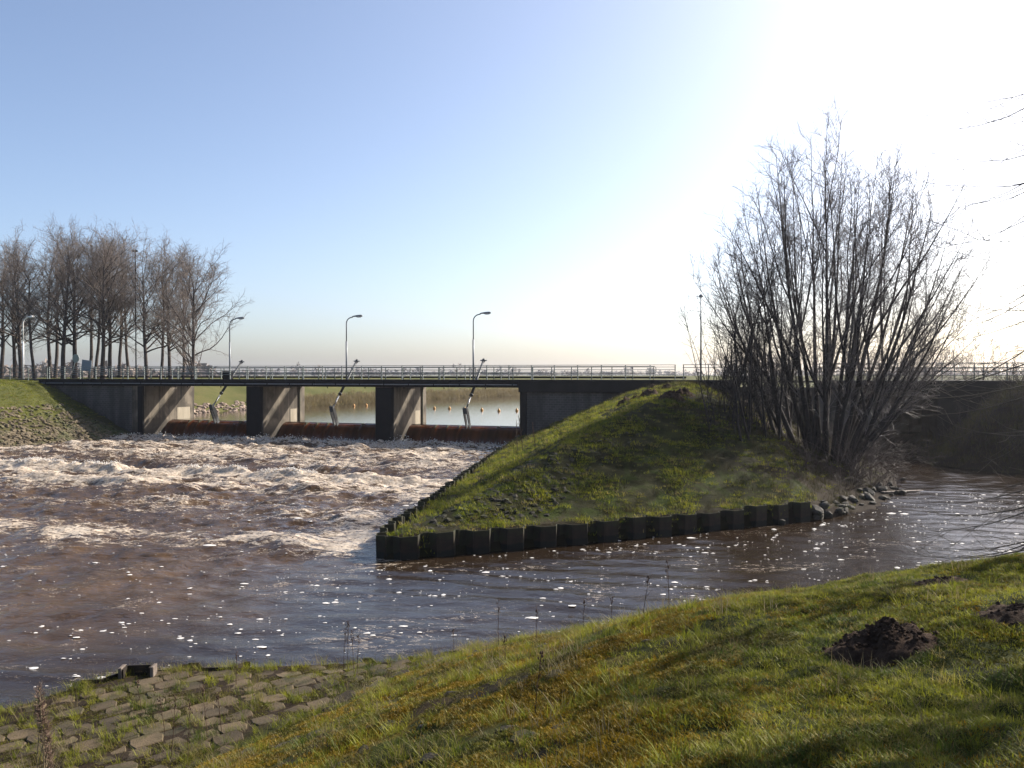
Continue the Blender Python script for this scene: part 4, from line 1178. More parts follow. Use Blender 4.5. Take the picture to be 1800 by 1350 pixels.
for px, py, s, lab in ((1172, 681, 0.34, 'topmost small molehill on the island crest'), (1138, 699, 0.63, 'widest dark molehill high on the island slope'), (1096, 711, 0.48, 'lowest left molehill on the island slope'),
                       (1181, 702, 0.57, 'molehill right of the widest one on the island slope'), (1113, 703, 0.29, 'tiny molehill between two larger ones on the island slope'),
                       (1205, 696, 0.44, 'molehill nearest the thicket on the island slope'), (1145, 681, 0.29, 'small molehill just below the bridge railing on the island')):
    HOLES.append((molehill(at_px(px, py, h_island, 20, 70), s, lab, int(px), h_island, 0.55), s))


# ------------------------------------------------------------------ grass
def blade_clump(name, rng, n, hlo, hhi, spread, width, lean=0.5, bend=0.4):
    V = []; Fs = []
    for _ in range(n):
        a = rng.uniform(0, 6.283); q = spread * math.sqrt(rng.random()); x0, y0 = math.cos(a) * q, math.sin(a) * q
        h = rng.uniform(hlo, hhi); la = rng.uniform(0, 6.283); le = rng.uniform(0, lean); w = width * rng.uniform(0.7, 1.3)
        dx, dy = math.cos(la), math.sin(la); sx, sy = -dy, dx
        b0 = len(V)
        for k, (f, ww) in enumerate(((0, 1.0), (0.5, 0.8), (1.0, 0.0))):
            off = h * (le * f + bend * f * f * le)
            z = h * f * (1 - 0.25 * le * f)
            if ww > 0:
                V += [(x0 + dx * off - sx * w * ww, y0 + dy * off - sy * w * ww, z), (x0 + dx * off + sx * w * ww, y0 + dy * off + sy * w * ww, z)]
            else:
                V.append((x0 + dx * off, y0 + dy * off, z))
        Fs += [(b0, b0 + 1, b0 + 3), (b0, b0 + 3, b0 + 2), (b0 + 2, b0 + 3, b0 + 4)]
    return np_mesh(name, V, Fs)


def grass_field(name, emitter_me, dens_attr, density, clumps, mat, label, smin_, smax_, seed):
    col = bpy.data.collections.new(name + '_sources')
    for me in clumps:
        me.materials.clear(); me.materials.append(mat)
        col.objects.link(bpy.data.objects.new(me.name, me))
    ng = bpy.data.node_groups.new(name, 'GeometryNodeTree')
    ng.interface.new_socket('Geometry', in_out='INPUT', socket_type='NodeSocketGeometry')
    ng.interface.new_socket('Geometry', in_out='OUTPUT', socket_type='NodeSocketGeometry')
    N_ = ng.nodes; L_ = ng.links
    gi = N_.new('NodeGroupInput'); go = N_.new('NodeGroupOutput')
    dp = N_.new('GeometryNodeDistributePointsOnFaces'); dp.distribute_method = 'RANDOM'
    at = N_.new('GeometryNodeInputNamedAttribute'); at.data_type = 'FLOAT'; at.inputs['Name'].default_value = dens_attr
    mu = N_.new('ShaderNodeMath'); mu.operation = 'MULTIPLY'; mu.inputs[1].default_value = density
    L_.new(at.outputs['Attribute'], mu.inputs[0]); L_.new(mu.outputs[0], dp.inputs['Density'])
    dp.inputs['Seed'].default_value = seed
    L_.new(gi.outputs[0], dp.inputs['Mesh'])
    ip = N_.new('GeometryNodeInstanceOnPoints')
    ci = N_.new('GeometryNodeCollectionInfo'); ci.inputs['Collection'].default_value = col; ci.inputs['Separate Children'].default_value = True; ci.inputs['Reset Children'].default_value = True
    L_.new(dp.outputs['Points'], ip.inputs['Points']); L_.new(ci.outputs[0], ip.inputs['Instance']); ip.inputs['Pick Instance'].default_value = True
    rv = N_.new('FunctionNodeRandomValue'); rv.data_type = 'FLOAT_VECTOR'
    rv.inputs[0].default_value = (-0.12, -0.12, 0); rv.inputs[1].default_value = (0.12, 0.12, 6.283)
    L_.new(rv.outputs[0], ip.inputs['Rotation'])
    rs_ = N_.new('FunctionNodeRandomValue'); rs_.data_type = 'FLOAT'
    rs_.inputs[2].default_value = smin_; rs_.inputs[3].default_value = smax_; rs_.inputs['Seed'].default_value = 3
    L_.new(rs_.outputs[1], ip.inputs['Scale'])
    L_.new(ip.outputs[0], go.inputs[0])
    o = obj(name, emitter_me, mat, label=label, kind='stuff')
    md = o.modifiers.new('scatter', 'NODES'); md.node_group = ng
    return o


def hole_mask(x, y, rad=1.0):
    m = np.ones_like(x)
    for p, s in HOLES:
        m *= sstep(0.75 * s * rad, 1.05 * s * rad, np.hypot(x - p.x, y - p.y))
    return m
rg = random.Random(99)
short = [blade_clump('grass_tuft', rg, 26, 0.010, 0.036, 0.05, 0.0017, 1.4) for _ in range(5)]
longc = [blade_clump('grass_tuft', rg, 18, 0.08, 0.17, 0.05, 0.0022, 0.9, 0.8) for _ in range(4)]
dryc = [blade_clump('dry_tuft', rg, 12, 0.08, 0.22, 0.07, 0.0018, 1.1, 0.6) for _ in range(4)]
islc = [blade_clump('grass_tuft', rg, 26, 0.03, 0.12, 0.15, 0.0055, 1.2) for _ in range(5)]
isld = [blade_clump('dry_tuft', rg, 22, 0.10, 0.42, 0.16, 0.004, 0.9, 0.5) for _ in range(4)]

# emitters: coarser sheets of the same ground
e_me, ex, ey, ez = grid_mesh('grass', spaced((-9, 12, 0.09)), spaced((2.2, 19.5, 0.09)), h_near, keep=lambda x, y, z: z > 0.1)
dTe = sd_poly(ex, ey, NEAR_TOE); dSe = sd_poly(ex, ey, NEAR_SHORE)
lawn = sstep(-0.7, 0.7, lawn_s(ex, ey) + 0.9 * fbm(ex * 0.7, ey * 0.7, 2, 55))
patch = sstep(-0.30, 0.30, fbm(ex * 1.0, ey * 1.0, 2, 311) + 0.9 * fbm(ex * 3.4, ey * 3.4, 2, 312))
hm = hole_mask(ex, ey)
attr(e_me, 'lawn', (1 - 0.6 * sstep(0.05, 0.35, fbm(ex * 0.8, ey * 0.8, 2, 301) + 0.7 * fbm(ex * 2.6, ey * 2.6, 2, 302)) * (1 - lawn)) * (lawn * (0.22 + 0.78 * patch) + (1 - lawn) * (dTe > 0.1) * 0.16 * patch) * hm)
tuft = sstep(0.12, 0.42, fbm(ex * 1.5, ey * 1.5, 3, 313))
attr(e_me, 'tuft', (0.10 * lawn + (1 - lawn) * (dTe > 0.0) * 0.9 + 0.55 * (dTe <= 0) * (dSe > 0.05)) * tuft * hm + 0.30 * (dTe <= 0) * (dSe > 0.05) * sstep(-0.1, 0.3, fbm(ex * 1.9, ey * 1.9, 2, 331)) + 0.5 * (np.abs(dSe - 0.12) < 0.14) * (fbm(ex * 1.1, ey * 1.1, 2, 315) > 0))
attr(e_me, 'dry', (0.10 + 0.5 * (1 - lawn)) * (dSe > 0.05) * sstep(0.0, 0.4, fbm(ex * 1.2, ey * 1.2, 3, 317)) * hm + 0.5 * (np.abs(dSe - 0.12) < 0.14))
mm = sstep(-0.02, 0.25, fbm(ex * 0.8, ey * 0.8, 2, 301) + 0.7 * fbm(ex * 2.6, ey * 2.6, 2, 302)) * sstep(0.1, 0.4, dTe)
attr(e_me, 'mossy', mm * (1 - 0.85 * sstep(-0.4, 1.6, lawn_s(ex, ey))) * hm)
attr(e_me, 'gmoss', sstep(-0.1, 0.3, fbm(ex * 1.3, ey * 1.3, 3, 305)) * sstep(0.1, 0.4, dTe) * hm + 0.8 * (dTe <= 0) * (dSe > 0.05) * sstep(-0.15, 0.25, fbm(ex * 1.7, ey * 1.7, 2, 333)))
mossc = [blade_clump('moss_tuft', rg, 34, 0.006, 0.020, 0.045, 0.0022, 1.2) for _ in range(3)]
grass_field('moss', e_me.copy(), 'mossy', 900, mossc, M['moss_tuft'], 'ochre yellow moss on the near slope', 0.8, 1.6, 11)
grass_field('moss', e_me.copy(), 'gmoss', 330, [m.copy() for m in mossc], M['moss_green'], 'olive green moss between the grass of the near bank', 0.8, 1.6, 12)
grass_field('grass', e_me, 'lawn', 620, short, M['grass'], 'short green grass on the near bank', 0.7, 1.5, 1)
grass_field('grass', e_me.copy(), 'tuft', 120, longc, M['grass'], 'longer green grass tufts between the stones of the near bank', 0.5, 1.15, 2)
grass_field('grass', e_me.copy(), 'dry', 42, dryc, M['grass_dry'], 'dry straw coloured grass on the near bank', 0.5, 1.2, 3)
e2, ex2, ey2, ez2 = grid_mesh('grass', spaced((-4, 21, 0.2)), spaced((21, 58, 0.2)), h_island, keep=lambda x, y, z: z > 0.1)
dI2 = sd_poly(ex2, ey2, ISLAND); t2, u2 = to_tu(ex2, ey2)
hm2 = hole_mask(ex2, ey2)
attr(e2, 'green', 0.9 * (np.abs(dI2 - 0.12) < 0.16) * (fbm(ex2 * 0.9, ey2 * 0.9, 2, 329) > -0.1) * (ex2 < 10) + (dI2 > 0.1) * (u2 < -0.3) * hm2 * (0.08 + 0.92 * sstep(-0.12, 0.35, fbm(ex2 * 0.6, ey2 * 0.6, 3, 321) + 0.3 * fbm(ex2 * 1.9, ey2 * 1.9, 2, 322))) * (1 - 0.6 * sstep(6, 9.5, ex2 + 0.8 * fbm(ex2 * .5, ey2 * .5, 2, 325)) * (1 - sstep(3.6, 4.1, ez2))) * (1 - 0.85 * sstep(9.5, 12.5, ex2) * (1 - sstep(3.8, 4.2, ez2))))
edge = (np.abs(dI2 - 0.25) < 0.35)
attr(e2, 'dry', (dI2 > 0.05) * (u2 < -0.3) * hm2 * (0.12 + 0.5 * sstep(0.0, 0.5, fbm(ex2 * 0.4, ey2 * 0.4, 3, 323)) * sstep(4, 9, ex2) + 0.45 * sstep(6.5, 10, ex2) + 0.7 * edge * (ex2 > 2) + 0.9 * (dI2 < 2.2) * (ey2 > 47) * (ex2 < 4)))
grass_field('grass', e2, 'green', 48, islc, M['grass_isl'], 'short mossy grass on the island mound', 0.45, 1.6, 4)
grass_field('grass', e2.copy(), 'dry', 9, isld, M['grass_dry'], 'tall dead grass on the island mound', 0.5, 1.1, 5)
e4, ex4, ey4, ez4 = grid_mesh('grass', spaced((20, 42, 0.5)), spaced((33, 52, 0.5)), h_right, keep=lambda x, y, z: z > 0.02)
attr(e4, 'dry', (ez4 > 0.05) * (ez4 < 4.2) * 1.0)
grass_field('grass', e4, 'dry', 16, isld, M['grass_isl'], 'dark dead grass on the shaded bank of the side channel', 0.7, 1.5, 8)
e3, ex3, ey3, ez3 = grid_mesh('grass', spaced((-62, -27, 0.5)), spaced((45, 70, 0.5)), h_left, keep=lambda x, y, z: z > 0.1)
dl3 = sd_poly(ex3, ey3, LEFT); t3, u3 = to_tu(ex3, ey3)
attr(e3, 'green', (dl3 > 3.5) * (u3 < -0.1) * 1.0 + 0.15 * (dl3 > 1.5) * (u3 < -0.1))
grass_field('grass', e3, 'green', 12, islc, M['grass'], 'sunlit grass on the slope left of the weir', 0.8, 1.5, 6)


# ------------------------------------------------------------------ bare trees
def polyline(rng, start, direc, length, nseg, wander, up=0.0, curve=None):
    x, y, z = float(start[0]), float(start[1]), float(start[2])
    dx, dy, dz = float(direc[0]), float(direc[1]), float(direc[2])
    q = 1.0 / math.sqrt(dx * dx + dy * dy + dz * dz)
    dx *= q; dy *= q; dz *= q
    cx, cy, cz = (0.0, 0.0, 0.0) if curve is None else (float(curve[0]), float(curve[1]), float(curve[2]))
    st = length / nseg
    pts = [(x, y, z)]
    for a, b, c in rng.normal(0, wander, (nseg, 3)).tolist():
        dx += a + cx; dy += b + cy; dz += c + up + cz
        q = 1.0 / math.sqrt(dx * dx + dy * dy + dz * dz)
        dx *= q; dy *= q; dz *= q
        x += dx * st; y += dy * st; z += dz * st
        pts.append((x, y, z))
    return np.array(pts)


def side_dir(rng, axis, angle):
    ax, ay, az = float(axis[0]), float(axis[1]), float(axis[2])
    q = 1.0 / math.sqrt(ax * ax + ay * ay + az * az)
    ax *= q; ay *= q; az *= q
    vx, vy, vz = rng.normal(0, 1, 3).tolist()
    d = vx * ax + vy * ay + vz * az
    vx -= ax * d; vy -= ay * d; vz -= az * d
    q = math.sin(angle) / (math.sqrt(vx * vx + vy * vy + vz * vz) + 1e-9); c = math.cos(angle)
    return np.array((ax * c + vx * q, ay * c + vy * q, az * c + vz * q))


def sample(pts, f):
    k = f * (len(pts) - 1); i = min(int(k), len(pts) - 2); q = k - i
    return pts[i] * (1 - q) + pts[i + 1] * q, pts[i + 1] - pts[i]


def bare_tree(seed, H, r0, crown_from=0.35, spread=0.9, n_limb=26, n_sub=9, n_twig=7, n_tip=2, lean=(0, 0), fork=0.0, limb_k=0.42):
    """returns trunk tubes, crown tubes; limbs rise, twigs fine"""
    rng = np.random.default_rng(seed)
    trunk, crown = [], []
    nseg = 14
    tr = polyline(rng, (0, 0, -0.3), (lean[0], lean[1], 1), H * 0.74, nseg, 0.03, 0.06)
    rad = r0 * (1 - 0.82 * np.linspace(0, 1, nseg + 1)) ** 0.9 + 0.01
    rad[0] *= 1.35
    trunk.append((tr, rad, 8))
    for i in range(n_limb):
        f = crown_from + (1 - crown_from) * (i + rng.random()) / n_limb
        p, ax = sample(tr, min(f, 0.985))
        rl = r0 * (1 - 0.8 * f) * rng.uniform(0.35, 0.6) + 0.014
        L = H * limb_k * spread * (0.95 - 0.25 * f) * rng.uniform(0.6, 1.0)
        d = side_dir(rng, np.array([0, 0, 1.0]), math.radians(rng.uniform(42, 76)) * (1.2 - 0.72 * f))
        lb = polyline(rng, p, d, L, 7, 0.13, 0.04)
        trunk.append((lb, np.linspace(rl, 0.010, 8), 5))
        for j in range(n_sub):
            g_ = 0.22 + 0.78 * (j + rng.random()) / n_sub
            p2, a2 = sample(lb, min(g_, 0.99))
            d2 = side_dir(rng, a2, math.radians(rng.uniform(25, 62))) + np.array([0, 0, 0.06])
            L2 = L * rng.uniform(0.25, 0.5) * (1.15 - 0.5 * g_)
            sb_ = polyline(rng, p2, d2, L2, 4, 0.16, 0.03)
            crown.append((sb_, np.linspace(max(0.016, rl * 0.36 * (1 - g_ * 0.6)), 0.009, 5), 4))
            for k in range(n_twig):
                h_ = 0.15 + 0.85 * (k + rng.random()) / n_twig
                p3, a3 = sample(sb_, min(h_, 0.99))
                d3 = side_dir(rng, a3, math.radians(rng.uniform(25, 65))) + np.array([0, 0, 0.12])
                L3 = rng.uniform(0.35, 0.95)
                tw = polyline(rng, p3, d3, L3, 3, 0.2, 0.03)
                crown.append((tw, np.array([0.0105, 0.009, 0.0075, 0.006]), 3))
                for m in range(n_tip):
                    p4, a4 = sample(tw, rng.uniform(0.3, 0.95))
                    d4 = side_dir(rng, a4, math.radians(rng.uniform(25, 60)))
                    crown.append((polyline(rng, p4, d4, rng.uniform(0.25, 0.6), 2, 0.15), np.array([0.0075, 0.0065, 0.0055]), 3))
    return trunk, crown


TREES = []
for k, (H, r0, cf, sp, ln) in enumerate(((17, 0.27, 0.30, 1.12, (0.01, 0.0)), (16, 0.21, 0.34, 1.05, (-0.015, 0.01)), (17, 0.24, 0.28, 1.2, (0.0, 0.03)), (15, 0.17, 0.36, 0.95, (0.05, 0.0)), (15, 0.20, 0.26, 1.3, (0.08, 0.0)))):
    a, c = bare_tree(500 + k, H, r0, cf, sp, lean=ln, n_limb=30 if k != 3 else 22, n_sub=10, n_twig=6, n_tip=1)
    TREES.append((float(np.quantile(np.concatenate([q[0][:, 2] for q in c]), 0.998)), tubes_mesh('trunk', a), tubes_mesh('crown', c)))
for H, a, c in TREES:
    a.materials.append(M['bark']); c.materials.append(M['twig'])


def place_tree(kind, px, dist, top_py, rz, label, group, hf=h_left, name='bare_tree', mir=1, cat='tree'):
    d = ray(px, 655); x, y = d[0] * dist, d[1] * dist
    z = hz1(hf, x, y)
    want = EYE + (658 - top_py) / F * dist - z
    H, a, c = TREES[kind]
    s = want / H
    g = thing(name, (x, y, z), rz, label, cat, group)
    g.scale = (s, s, s)
    obj('trunk', a, None, g); obj('crown', c, None, g)
LT = [(2, 3, 88, 412, 'thick bare tree cut by the left picture edge'), (4, 27, 92, 415, 'leaning forked bare tree just left of the white lamp'),
      (0, 37, 86, 402, 'thick bare tree right behind the white street lamp'), (3, 61, 84, 425, 'slim bare tree next right of the white street lamp'),
      (1, 88, 96, 405, 'bare tree behind the round traffic sign'), (3, 97, 100, 400, 'slim bare tree just right of the round traffic sign'),
      (0, 112, 84, 380, 'thickest bare trunk of the left grove, its crown near the peak'), (2, 131, 86, 372, 'tallest bare tree at the peak of the left grove'),
      (3, 158, 98, 400, 'thin crooked bare tree right of the tallest one'), (3, 167, 95, 396, 'thin straight bare tree right of the crooked one'),
      (2, 181, 84, 392, 'thick bare tree, third trunk left of the tall mast'), (1, 194, 87, 390, 'bare tree, second trunk left of the tall mast'),
      (3, 210, 97, 402, 'slender bare tree just left of the tall mast'), (3, 227, 100, 410, 'slender slanting bare tree touching the tall mast'),
      (1, 259, 84, 402, 'leaning bare tree, first stout trunk right of the tall mast'), (3, 281, 86, 415, 'bare tree above the left abutment, second right of the mast'),
      (1, 300, 88, 420, 'straight bare tree above the leftmost bay edge, third right of the mast'), (3, 322, 90, 440, 'bare tree leaning beside the last tree of the grove'),
      (4, 336, 82, 432, 'wide spreading bare tree at the right end of the grove')]
rr = random.Random(61)
for kind, px, dist, top, lab in LT:
    rz = rr.uniform(0, 6.28) if kind not in (4,) else (0.0 if px > 200 else 3.0)
    place_tree(kind, px, dist * 1.0, top + rr.uniform(-8, 14), rz, lab, 'bare trees of the left grove')

# thicket of thin stems behind the grove (reads as one grey mass)
def brush(name, pts, hlo, hhi, seed, mat, label, r0=0.03, n_side=10, n_tw=3, kind='stuff', spread=0.35, lens=0.35, up=0.06, rs_=0.42, parent=None, origin=(0, 0, 0), droop=None):
    rng = np.random.default_rng(seed); tubes = []
    for p in pts:
        H = rng.uniform(hlo, hhi)
        d = np.array([rng.normal(0, spread), rng.normal(0, spread), 1.0])
        st = polyline(rng, np.array(p, float) - np.array(origin), d, H, 6, 0.09, up if droop is None else 0.0, droop)
        tubes.append((st, np.linspace(r0, r0 * 0.2, 7), 4))
        for j in range(n_side):
            f = 0.12 + 0.86 * rng.random()
            p2, a2 = sample(st, f)
            sd_ = polyline(rng, p2, side_dir(rng, a2, math.radians(rng.uniform(25, 65))), H * lens * rng.uniform(0.4, 1.0) * (1.1 - 0.6 * f), 3, 0.15, up)
            tubes.append((sd_, np.linspace(r0 * rs_, r0 * rs_ * 0.4, 4), 3))
            for k in range(n_tw):
                p3, a3 = sample(sd_, rng.uniform(0.25, 0.98))
                tubes.append((polyline(rng, p3, side_dir(rng, a3, math.radians(rng.uniform(25, 60))), rng.uniform(0.08, 0.2) * H * 0.55, 2, 0.15), np.array([r0 * 0.48, r0 * 0.38, r0 * 0.26]) * rs_, 3))
    me = tubes_mesh(name, tubes)
    o = obj(name, me, mat, parent, label=label, kind=kind)
    o.location = origin
    return o


# ------------------------------------------------------------------ the big willow
def willow():
    rng = np.random.default_rng(905)
    base = at_px(1445, 800, h_island, 20, 60)
    base = np.array([base.x, base.y, base.z])
    g = thing('willow', tuple(base), 0, 'large bare many stemmed willow fanning out on the island', 'tree')
    stems, twigs = [], []
    # aim points in the picture for the tops of the main stems (px, py, depth offset, base px shift)
    tops = [(1455, 196, 0.0, 10), (1395, 285, 0.6, -10), (1330, 330, -0.6, -25), (1285, 400, 0.8, -40), (1255, 455, -0.5, -60), (1365, 265, -1.2, -18), (1425, 235, 1.5, 0),
            (1510, 300, -0.8, 12), (1545, 275, 0.9, 18), (1580, 262, -0.3, 24), (1612, 300, 0.7, 30), (1645, 345, -1.0, 34), (1672, 400, 0.3, 40), (1690, 470, -0.6, 44), (1700, 520, 0.9, 48),
            (1300, 480, 1.2, -80), (1330, 440, -1.4, -72), (1280, 520, 0.5, -95), (1480, 270, 1.8, 6), (1620, 380, 1.6, 30), (1530, 360, -1.8, 14), (1350, 400, 1.8, -45), (1640, 500, -1.5, 40), (1660, 560, 1.0, 46), (1450, 400, -2.6, 2)]
    D = base[1]
    for i, (px, py, off, sh) in enumerate(tops):
        d = ray(px, py); k = (D + off * 1.2) / d[1]
        top = np.array([d[0] * k, d[1] * k, EYE + d[2] * k])
        b0 = base + np.array([sh / F * D + rng.normal(0, 0.06), rng.normal(0, 0.25) + off * 0.15, -0.25])
        b0[2] = hz1(h_island, b0[0], b0[1]) - 0.2
        L = np.linalg.norm(top - b0)
        n = 12; f = np.linspace(0, 1, n + 1)[:, None]
        # stems leave at a flatter angle, then turn upward
        lin = b0 + (top - b0) * f
        out = (top - b0) * np.array([1, 1, 0]); bow = np.sin(f * np.pi) * out * 0.11 + np.cumsum(rng.normal(0, 0.10, (n + 1, 3)), 0) * np.array([1, 1, 0.15]) * f * (1.08 - f)
        pts = lin + bow
        r0 = rng.uniform(0.09, 0.15) * (L / 12) ** 0.8
        paths = [(pts, r0, 0.16)]
        stems.append((pts - base, r0 * (1 - f[:, 0]) ** 1.35 + 0.007, 7))
        for q in range(rng.integers(3, 6)):
            fq = rng.uniform(0.20, 0.70); p2, a2 = sample(pts, fq)
            d2 = side_dir(rng, a2, math.radians(rng.uniform(10, 25)))
            fk = polyline(rng, p2, d2, L * (1 - fq) * rng.uniform(0.72, 0.97), 9, 0.05, 0.05)
            rf = (r0 * (1 - fq) ** 1.35) * rng.uniform(0.5, 0.75)
            stems.append((fk - base, rf * (1 - np.linspace(0, 1, 10)) ** 0.9 + 0.006, 6)); paths.append((fk, rf, 0.08))
        for pp, rp_, f_lo in paths:
            Lp = np.linalg.norm(np.diff(pp, axis=0), axis=1).sum()
            nl = int(Lp * 2.7)
            for j in range(nl):
                g_ = f_lo + (0.99 - f_lo) * (j + rng.random()) / nl
                p2, a2 = sample(pp, min(g_, 0.985))
                outward = (p2 - base) * np.array([1, 0.6, 0]); outward = outward / (np.linalg.norm(outward) + 0.5)
                d2 = side_dir(rng, a2, math.radians(rng.uniform(25, 62))) + 0.15 * outward + np.array([0, 0, 0.12])
                L2 = rng.uniform(0.5, 1.7) * (1.15 - 0.5 * g_)
                lb = polyline(rng, p2, d2, L2, 5, 0.12, 0.07)
                twigs.append((lb - base, np.linspace(max(0.011, rp_ * 0.24 * (1 - g_)), 0.006, 6), 4))
                for k_ in range(int(4 + L2 * 4.0)):
                    p3, a3 = sample(lb, min(0.1 + 0.9 * rng.random(), 0.99))
                    d3 = side_dir(rng, a3, math.radians(rng.uniform(20, 55))) + np.array([0, 0, 0.1])
                    tw = polyline(rng, p3, d3, rng.uniform(0.3, 0.9), 3, 0.16, 0.03)
                    twigs.append((tw - base, np.array([0.0064, 0.0056, 0.0046, 0.0036]), 3))
                    if rng.random() < 0.6:
                        p4, a4 = sample(tw, rng.uniform(0.3, 0.9))
                        twigs.append((polyline(rng, p4, side_dir(rng, a4, math.radians(rng.uniform(20, 50))), rng.uniform(0.15, 0.45), 2, 0.12) - base, np.array([0.006, 0.005, 0.004]), 3))
    obj('trunk', tubes_mesh('trunk', stems), M['willow_bark'], g)
    obj('crown', tubes_mesh('crown', twigs), M['willow_twig'], g)
    return base
WB = willow()


def thicket(px0, px1, py0, py1, n, seed, hf):
    rng = random.Random(seed); out = []
    for _ in range(n):
        p = at_px(rng.uniform(px0, px1), rng.uniform(py0, py1), hf, 18, 70)
        out.append((p.x, p.y, p.z - 0.05))
    return out

def bush(name, label, pts, hlo, hhi, seed, mat, **kw):
    c = np.mean(np.array(pts), 0); c[2] = min(p[2] for p in pts)
    g = thing(name, tuple(c), 0, label, 'shrub')
    o = brush('stems', pts, hlo, hhi, seed, mat, None, parent=g, origin=tuple(c), kind=None, **kw)
    o.location = (0, 0, 0)
    return g
bush('thicket', 'dense tangle of thin dark stems left of the willow', thicket(1245, 1390, 700, 765, 105, 3, h_island), 2.2, 5.2, 611, M['willow_bark'], r0=0.022, n_side=12, n_tw=3, spread=0.24, lens=0.33)
bush('sapling_clump', 'cluster of straight dark young stems between thicket and willow', thicket(1285, 1410, 715, 785, 16, 13, h_island), 4.6, 7.2, 612, M['willow_bark'], r0=0.055, n_side=20, n_tw=3, spread=0.13, lens=0.30, rs_=0.20)
bush('thorn_bush', 'low dark twiggy bush on the island crest beside the lamp post', [(BP(t, u).x, BP(t, u).y, 4.2) for t, u in [(46.4 + random.Random(i).uniform(-1.2, 3.0), random.Random(i + 50).uniform(-3.5, 0.0)) for i in range(75)]], 0.9, 2.3, 613, M['willow_bark'], r0=0.016, n_side=14, n_tw=4, spread=0.55, lens=0.4)
bush('undergrowth_bush', 'brown bush growing around the willow base', thicket(1400, 1510, 775, 845, 90, 7, h_island), 0.5, 1.4, 615, M['bramble'], r0=0.013, n_side=8, n_tw=2, spread=0.5, lens=0.35)
bush('bramble', 'reddish arching bramble mound right of the willow base', thicket(1480, 1585, 770, 862, 300, 9, h_island), 1.6, 3.4, 617, M['bramble'], r0=0.011, n_side=8, n_tw=2, spread=0.5, lens=0.25, droop=np.array([0.05, -0.05, -0.13]))
bush('bank_scrub', 'dark scrub covering the shaded bank below the small bridge', [(x, y, hz1(h_right, x, y)) for x, y in [(random.Random(i).uniform(23.5, 38), random.Random(i + 900).uniform(39.5, 49)) for i in range(620)] if 0.2 < hz1(h_right, x, y)], 0.7, 1.8, 619, M['willow_bark'], r0=0.014, n_side=7, n_tw=2, spread=0.6, lens=0.35)
bush('purple_bush', 'purplish twiggy bush above the right end of the small bridge', [(x, y, hz1(h_right, x, y)) for x, y in [(random.Random(i).uniform(29.5, 38), random.Random(i + 400).uniform(46, 54)) for i in range(120)]], 1.6, 3.4, 621, M['bramble'], r0=0.016, n_side=14, n_tw=4, spread=0.4, lens=0.33)
for px, dist, top, lab in ((1560, 105, 600, 'faint bare tree seen between the willow stems'), (1640, 98, 580, 'pale bare tree behind the small bridge'), (1700, 120, 612, 'faint bare tree right of the pale one behind the small bridge'), (1600, 115, 605, 'faint bare tree between willow and pale tree')):
    place_tree(2 if px != 1700 else 4, px, dist, top, px * 0.7, lab, 'trees behind the small bridge', hf=h_right)

# ------------------------------------------------------------------ tree just outside the right edge: its drooping boughs reach into the picture
def overhang():
    rng = np.random.default_rng(77)
    bx, by = 10.4, 11.9
    base = np.array([bx, by, hz1(h_near, bx, by)])
    g = thing('overhanging_tree', tuple(base), 0, 'bare tree whose drooping thin boughs reach in at the right edge', 'tree')
    trunk, crown = [], []
    H = 8.2
    tr = polyline(rng, (0, 0, -0.2), (0.03, 0, 1), H, 10, 0.03, 0.03)
    trunk.append((tr, np.linspace(0.19, 0.03, 11), 9))
    # boughs that sweep out and down, tips turning up
    nb_ = 78
    for i in range(nb_):
        f = 0.03 + 0.90 * (i + rng.random()) / nb_
        p, ax = sample(tr, f)
        az = rng.uniform(math.radians(130), math.radians(235)) if i % 4 else rng.uniform(0, 6.28)
        L = (5.2 - 1.9 * f) * rng.uniform(0.75, 1.05)
        d = np.array([math.cos(az), math.sin(az), rng.uniform(0.15, 0.5)])
        n = 9; pts = [p]; dd = d / np.linalg.norm(d)
        for k in range(n):
            cz = -0.20 if k < 5 else 0.13
            dd = dd + rng.normal(0, 0.05, 3) + np.array([0, 0, cz]); dd /= np.linalg.norm(dd)
            pts.append(pts[-1] + dd * L / n)
        pts = np.array(pts)
        if (pts[:, 2] + base[2]).min() < base[2] - 2.0: continue
        trunk.append((pts, np.linspace(0.018 + 0.012 * (1 - f), 0.0028, n + 1), 5))
        for j in range(7):
            h_ = 0.3 + 0.7 * rng.random()
            p3, a3 = sample(pts, min(h_, 0.99))
            d3 = side_dir(rng, a3, math.radians(rng.uniform(20, 45)))
            tw = polyline(rng, p3, d3, rng.uniform(0.35, 1.2), 5, 0.09, 0.10)
            crown.append((tw, np.linspace(0.0045, 0.0022, 6), 4))
            if rng.random() < 0.5:
                p4, a4 = sample(tw, rng.uniform(0.3, 0.9))
                crown.append((polyline(rng, p4, side_dir(rng, a4, 0.6), rng.uniform(0.15, 0.4), 2, 0.1, 0.05), np.array([0.004, 0.0035, 0.003]), 3))
    obj('trunk', tubes_mesh('trunk', trunk), M['bark_grey'], g)
    obj('crown', tubes_mesh('crown', crown), M['bark_grey'], g)
overhang()
# a second roadside tree stands outside the frame: its trunk and limbs throw the shade over the lower right lawn
H_, a_, c_ = TREES[4]
g = thing('bare_tree', (8.3, 7.9, hz1(h_near, 8.3, 7.9)), 1.1, 'bare tree beyond the right picture edge shading the lower right lawn', 'tree')
g.scale = (0.62, 0.62, 0.62)
obj('trunk', a_, None, g); obj('crown', c_, None, g)


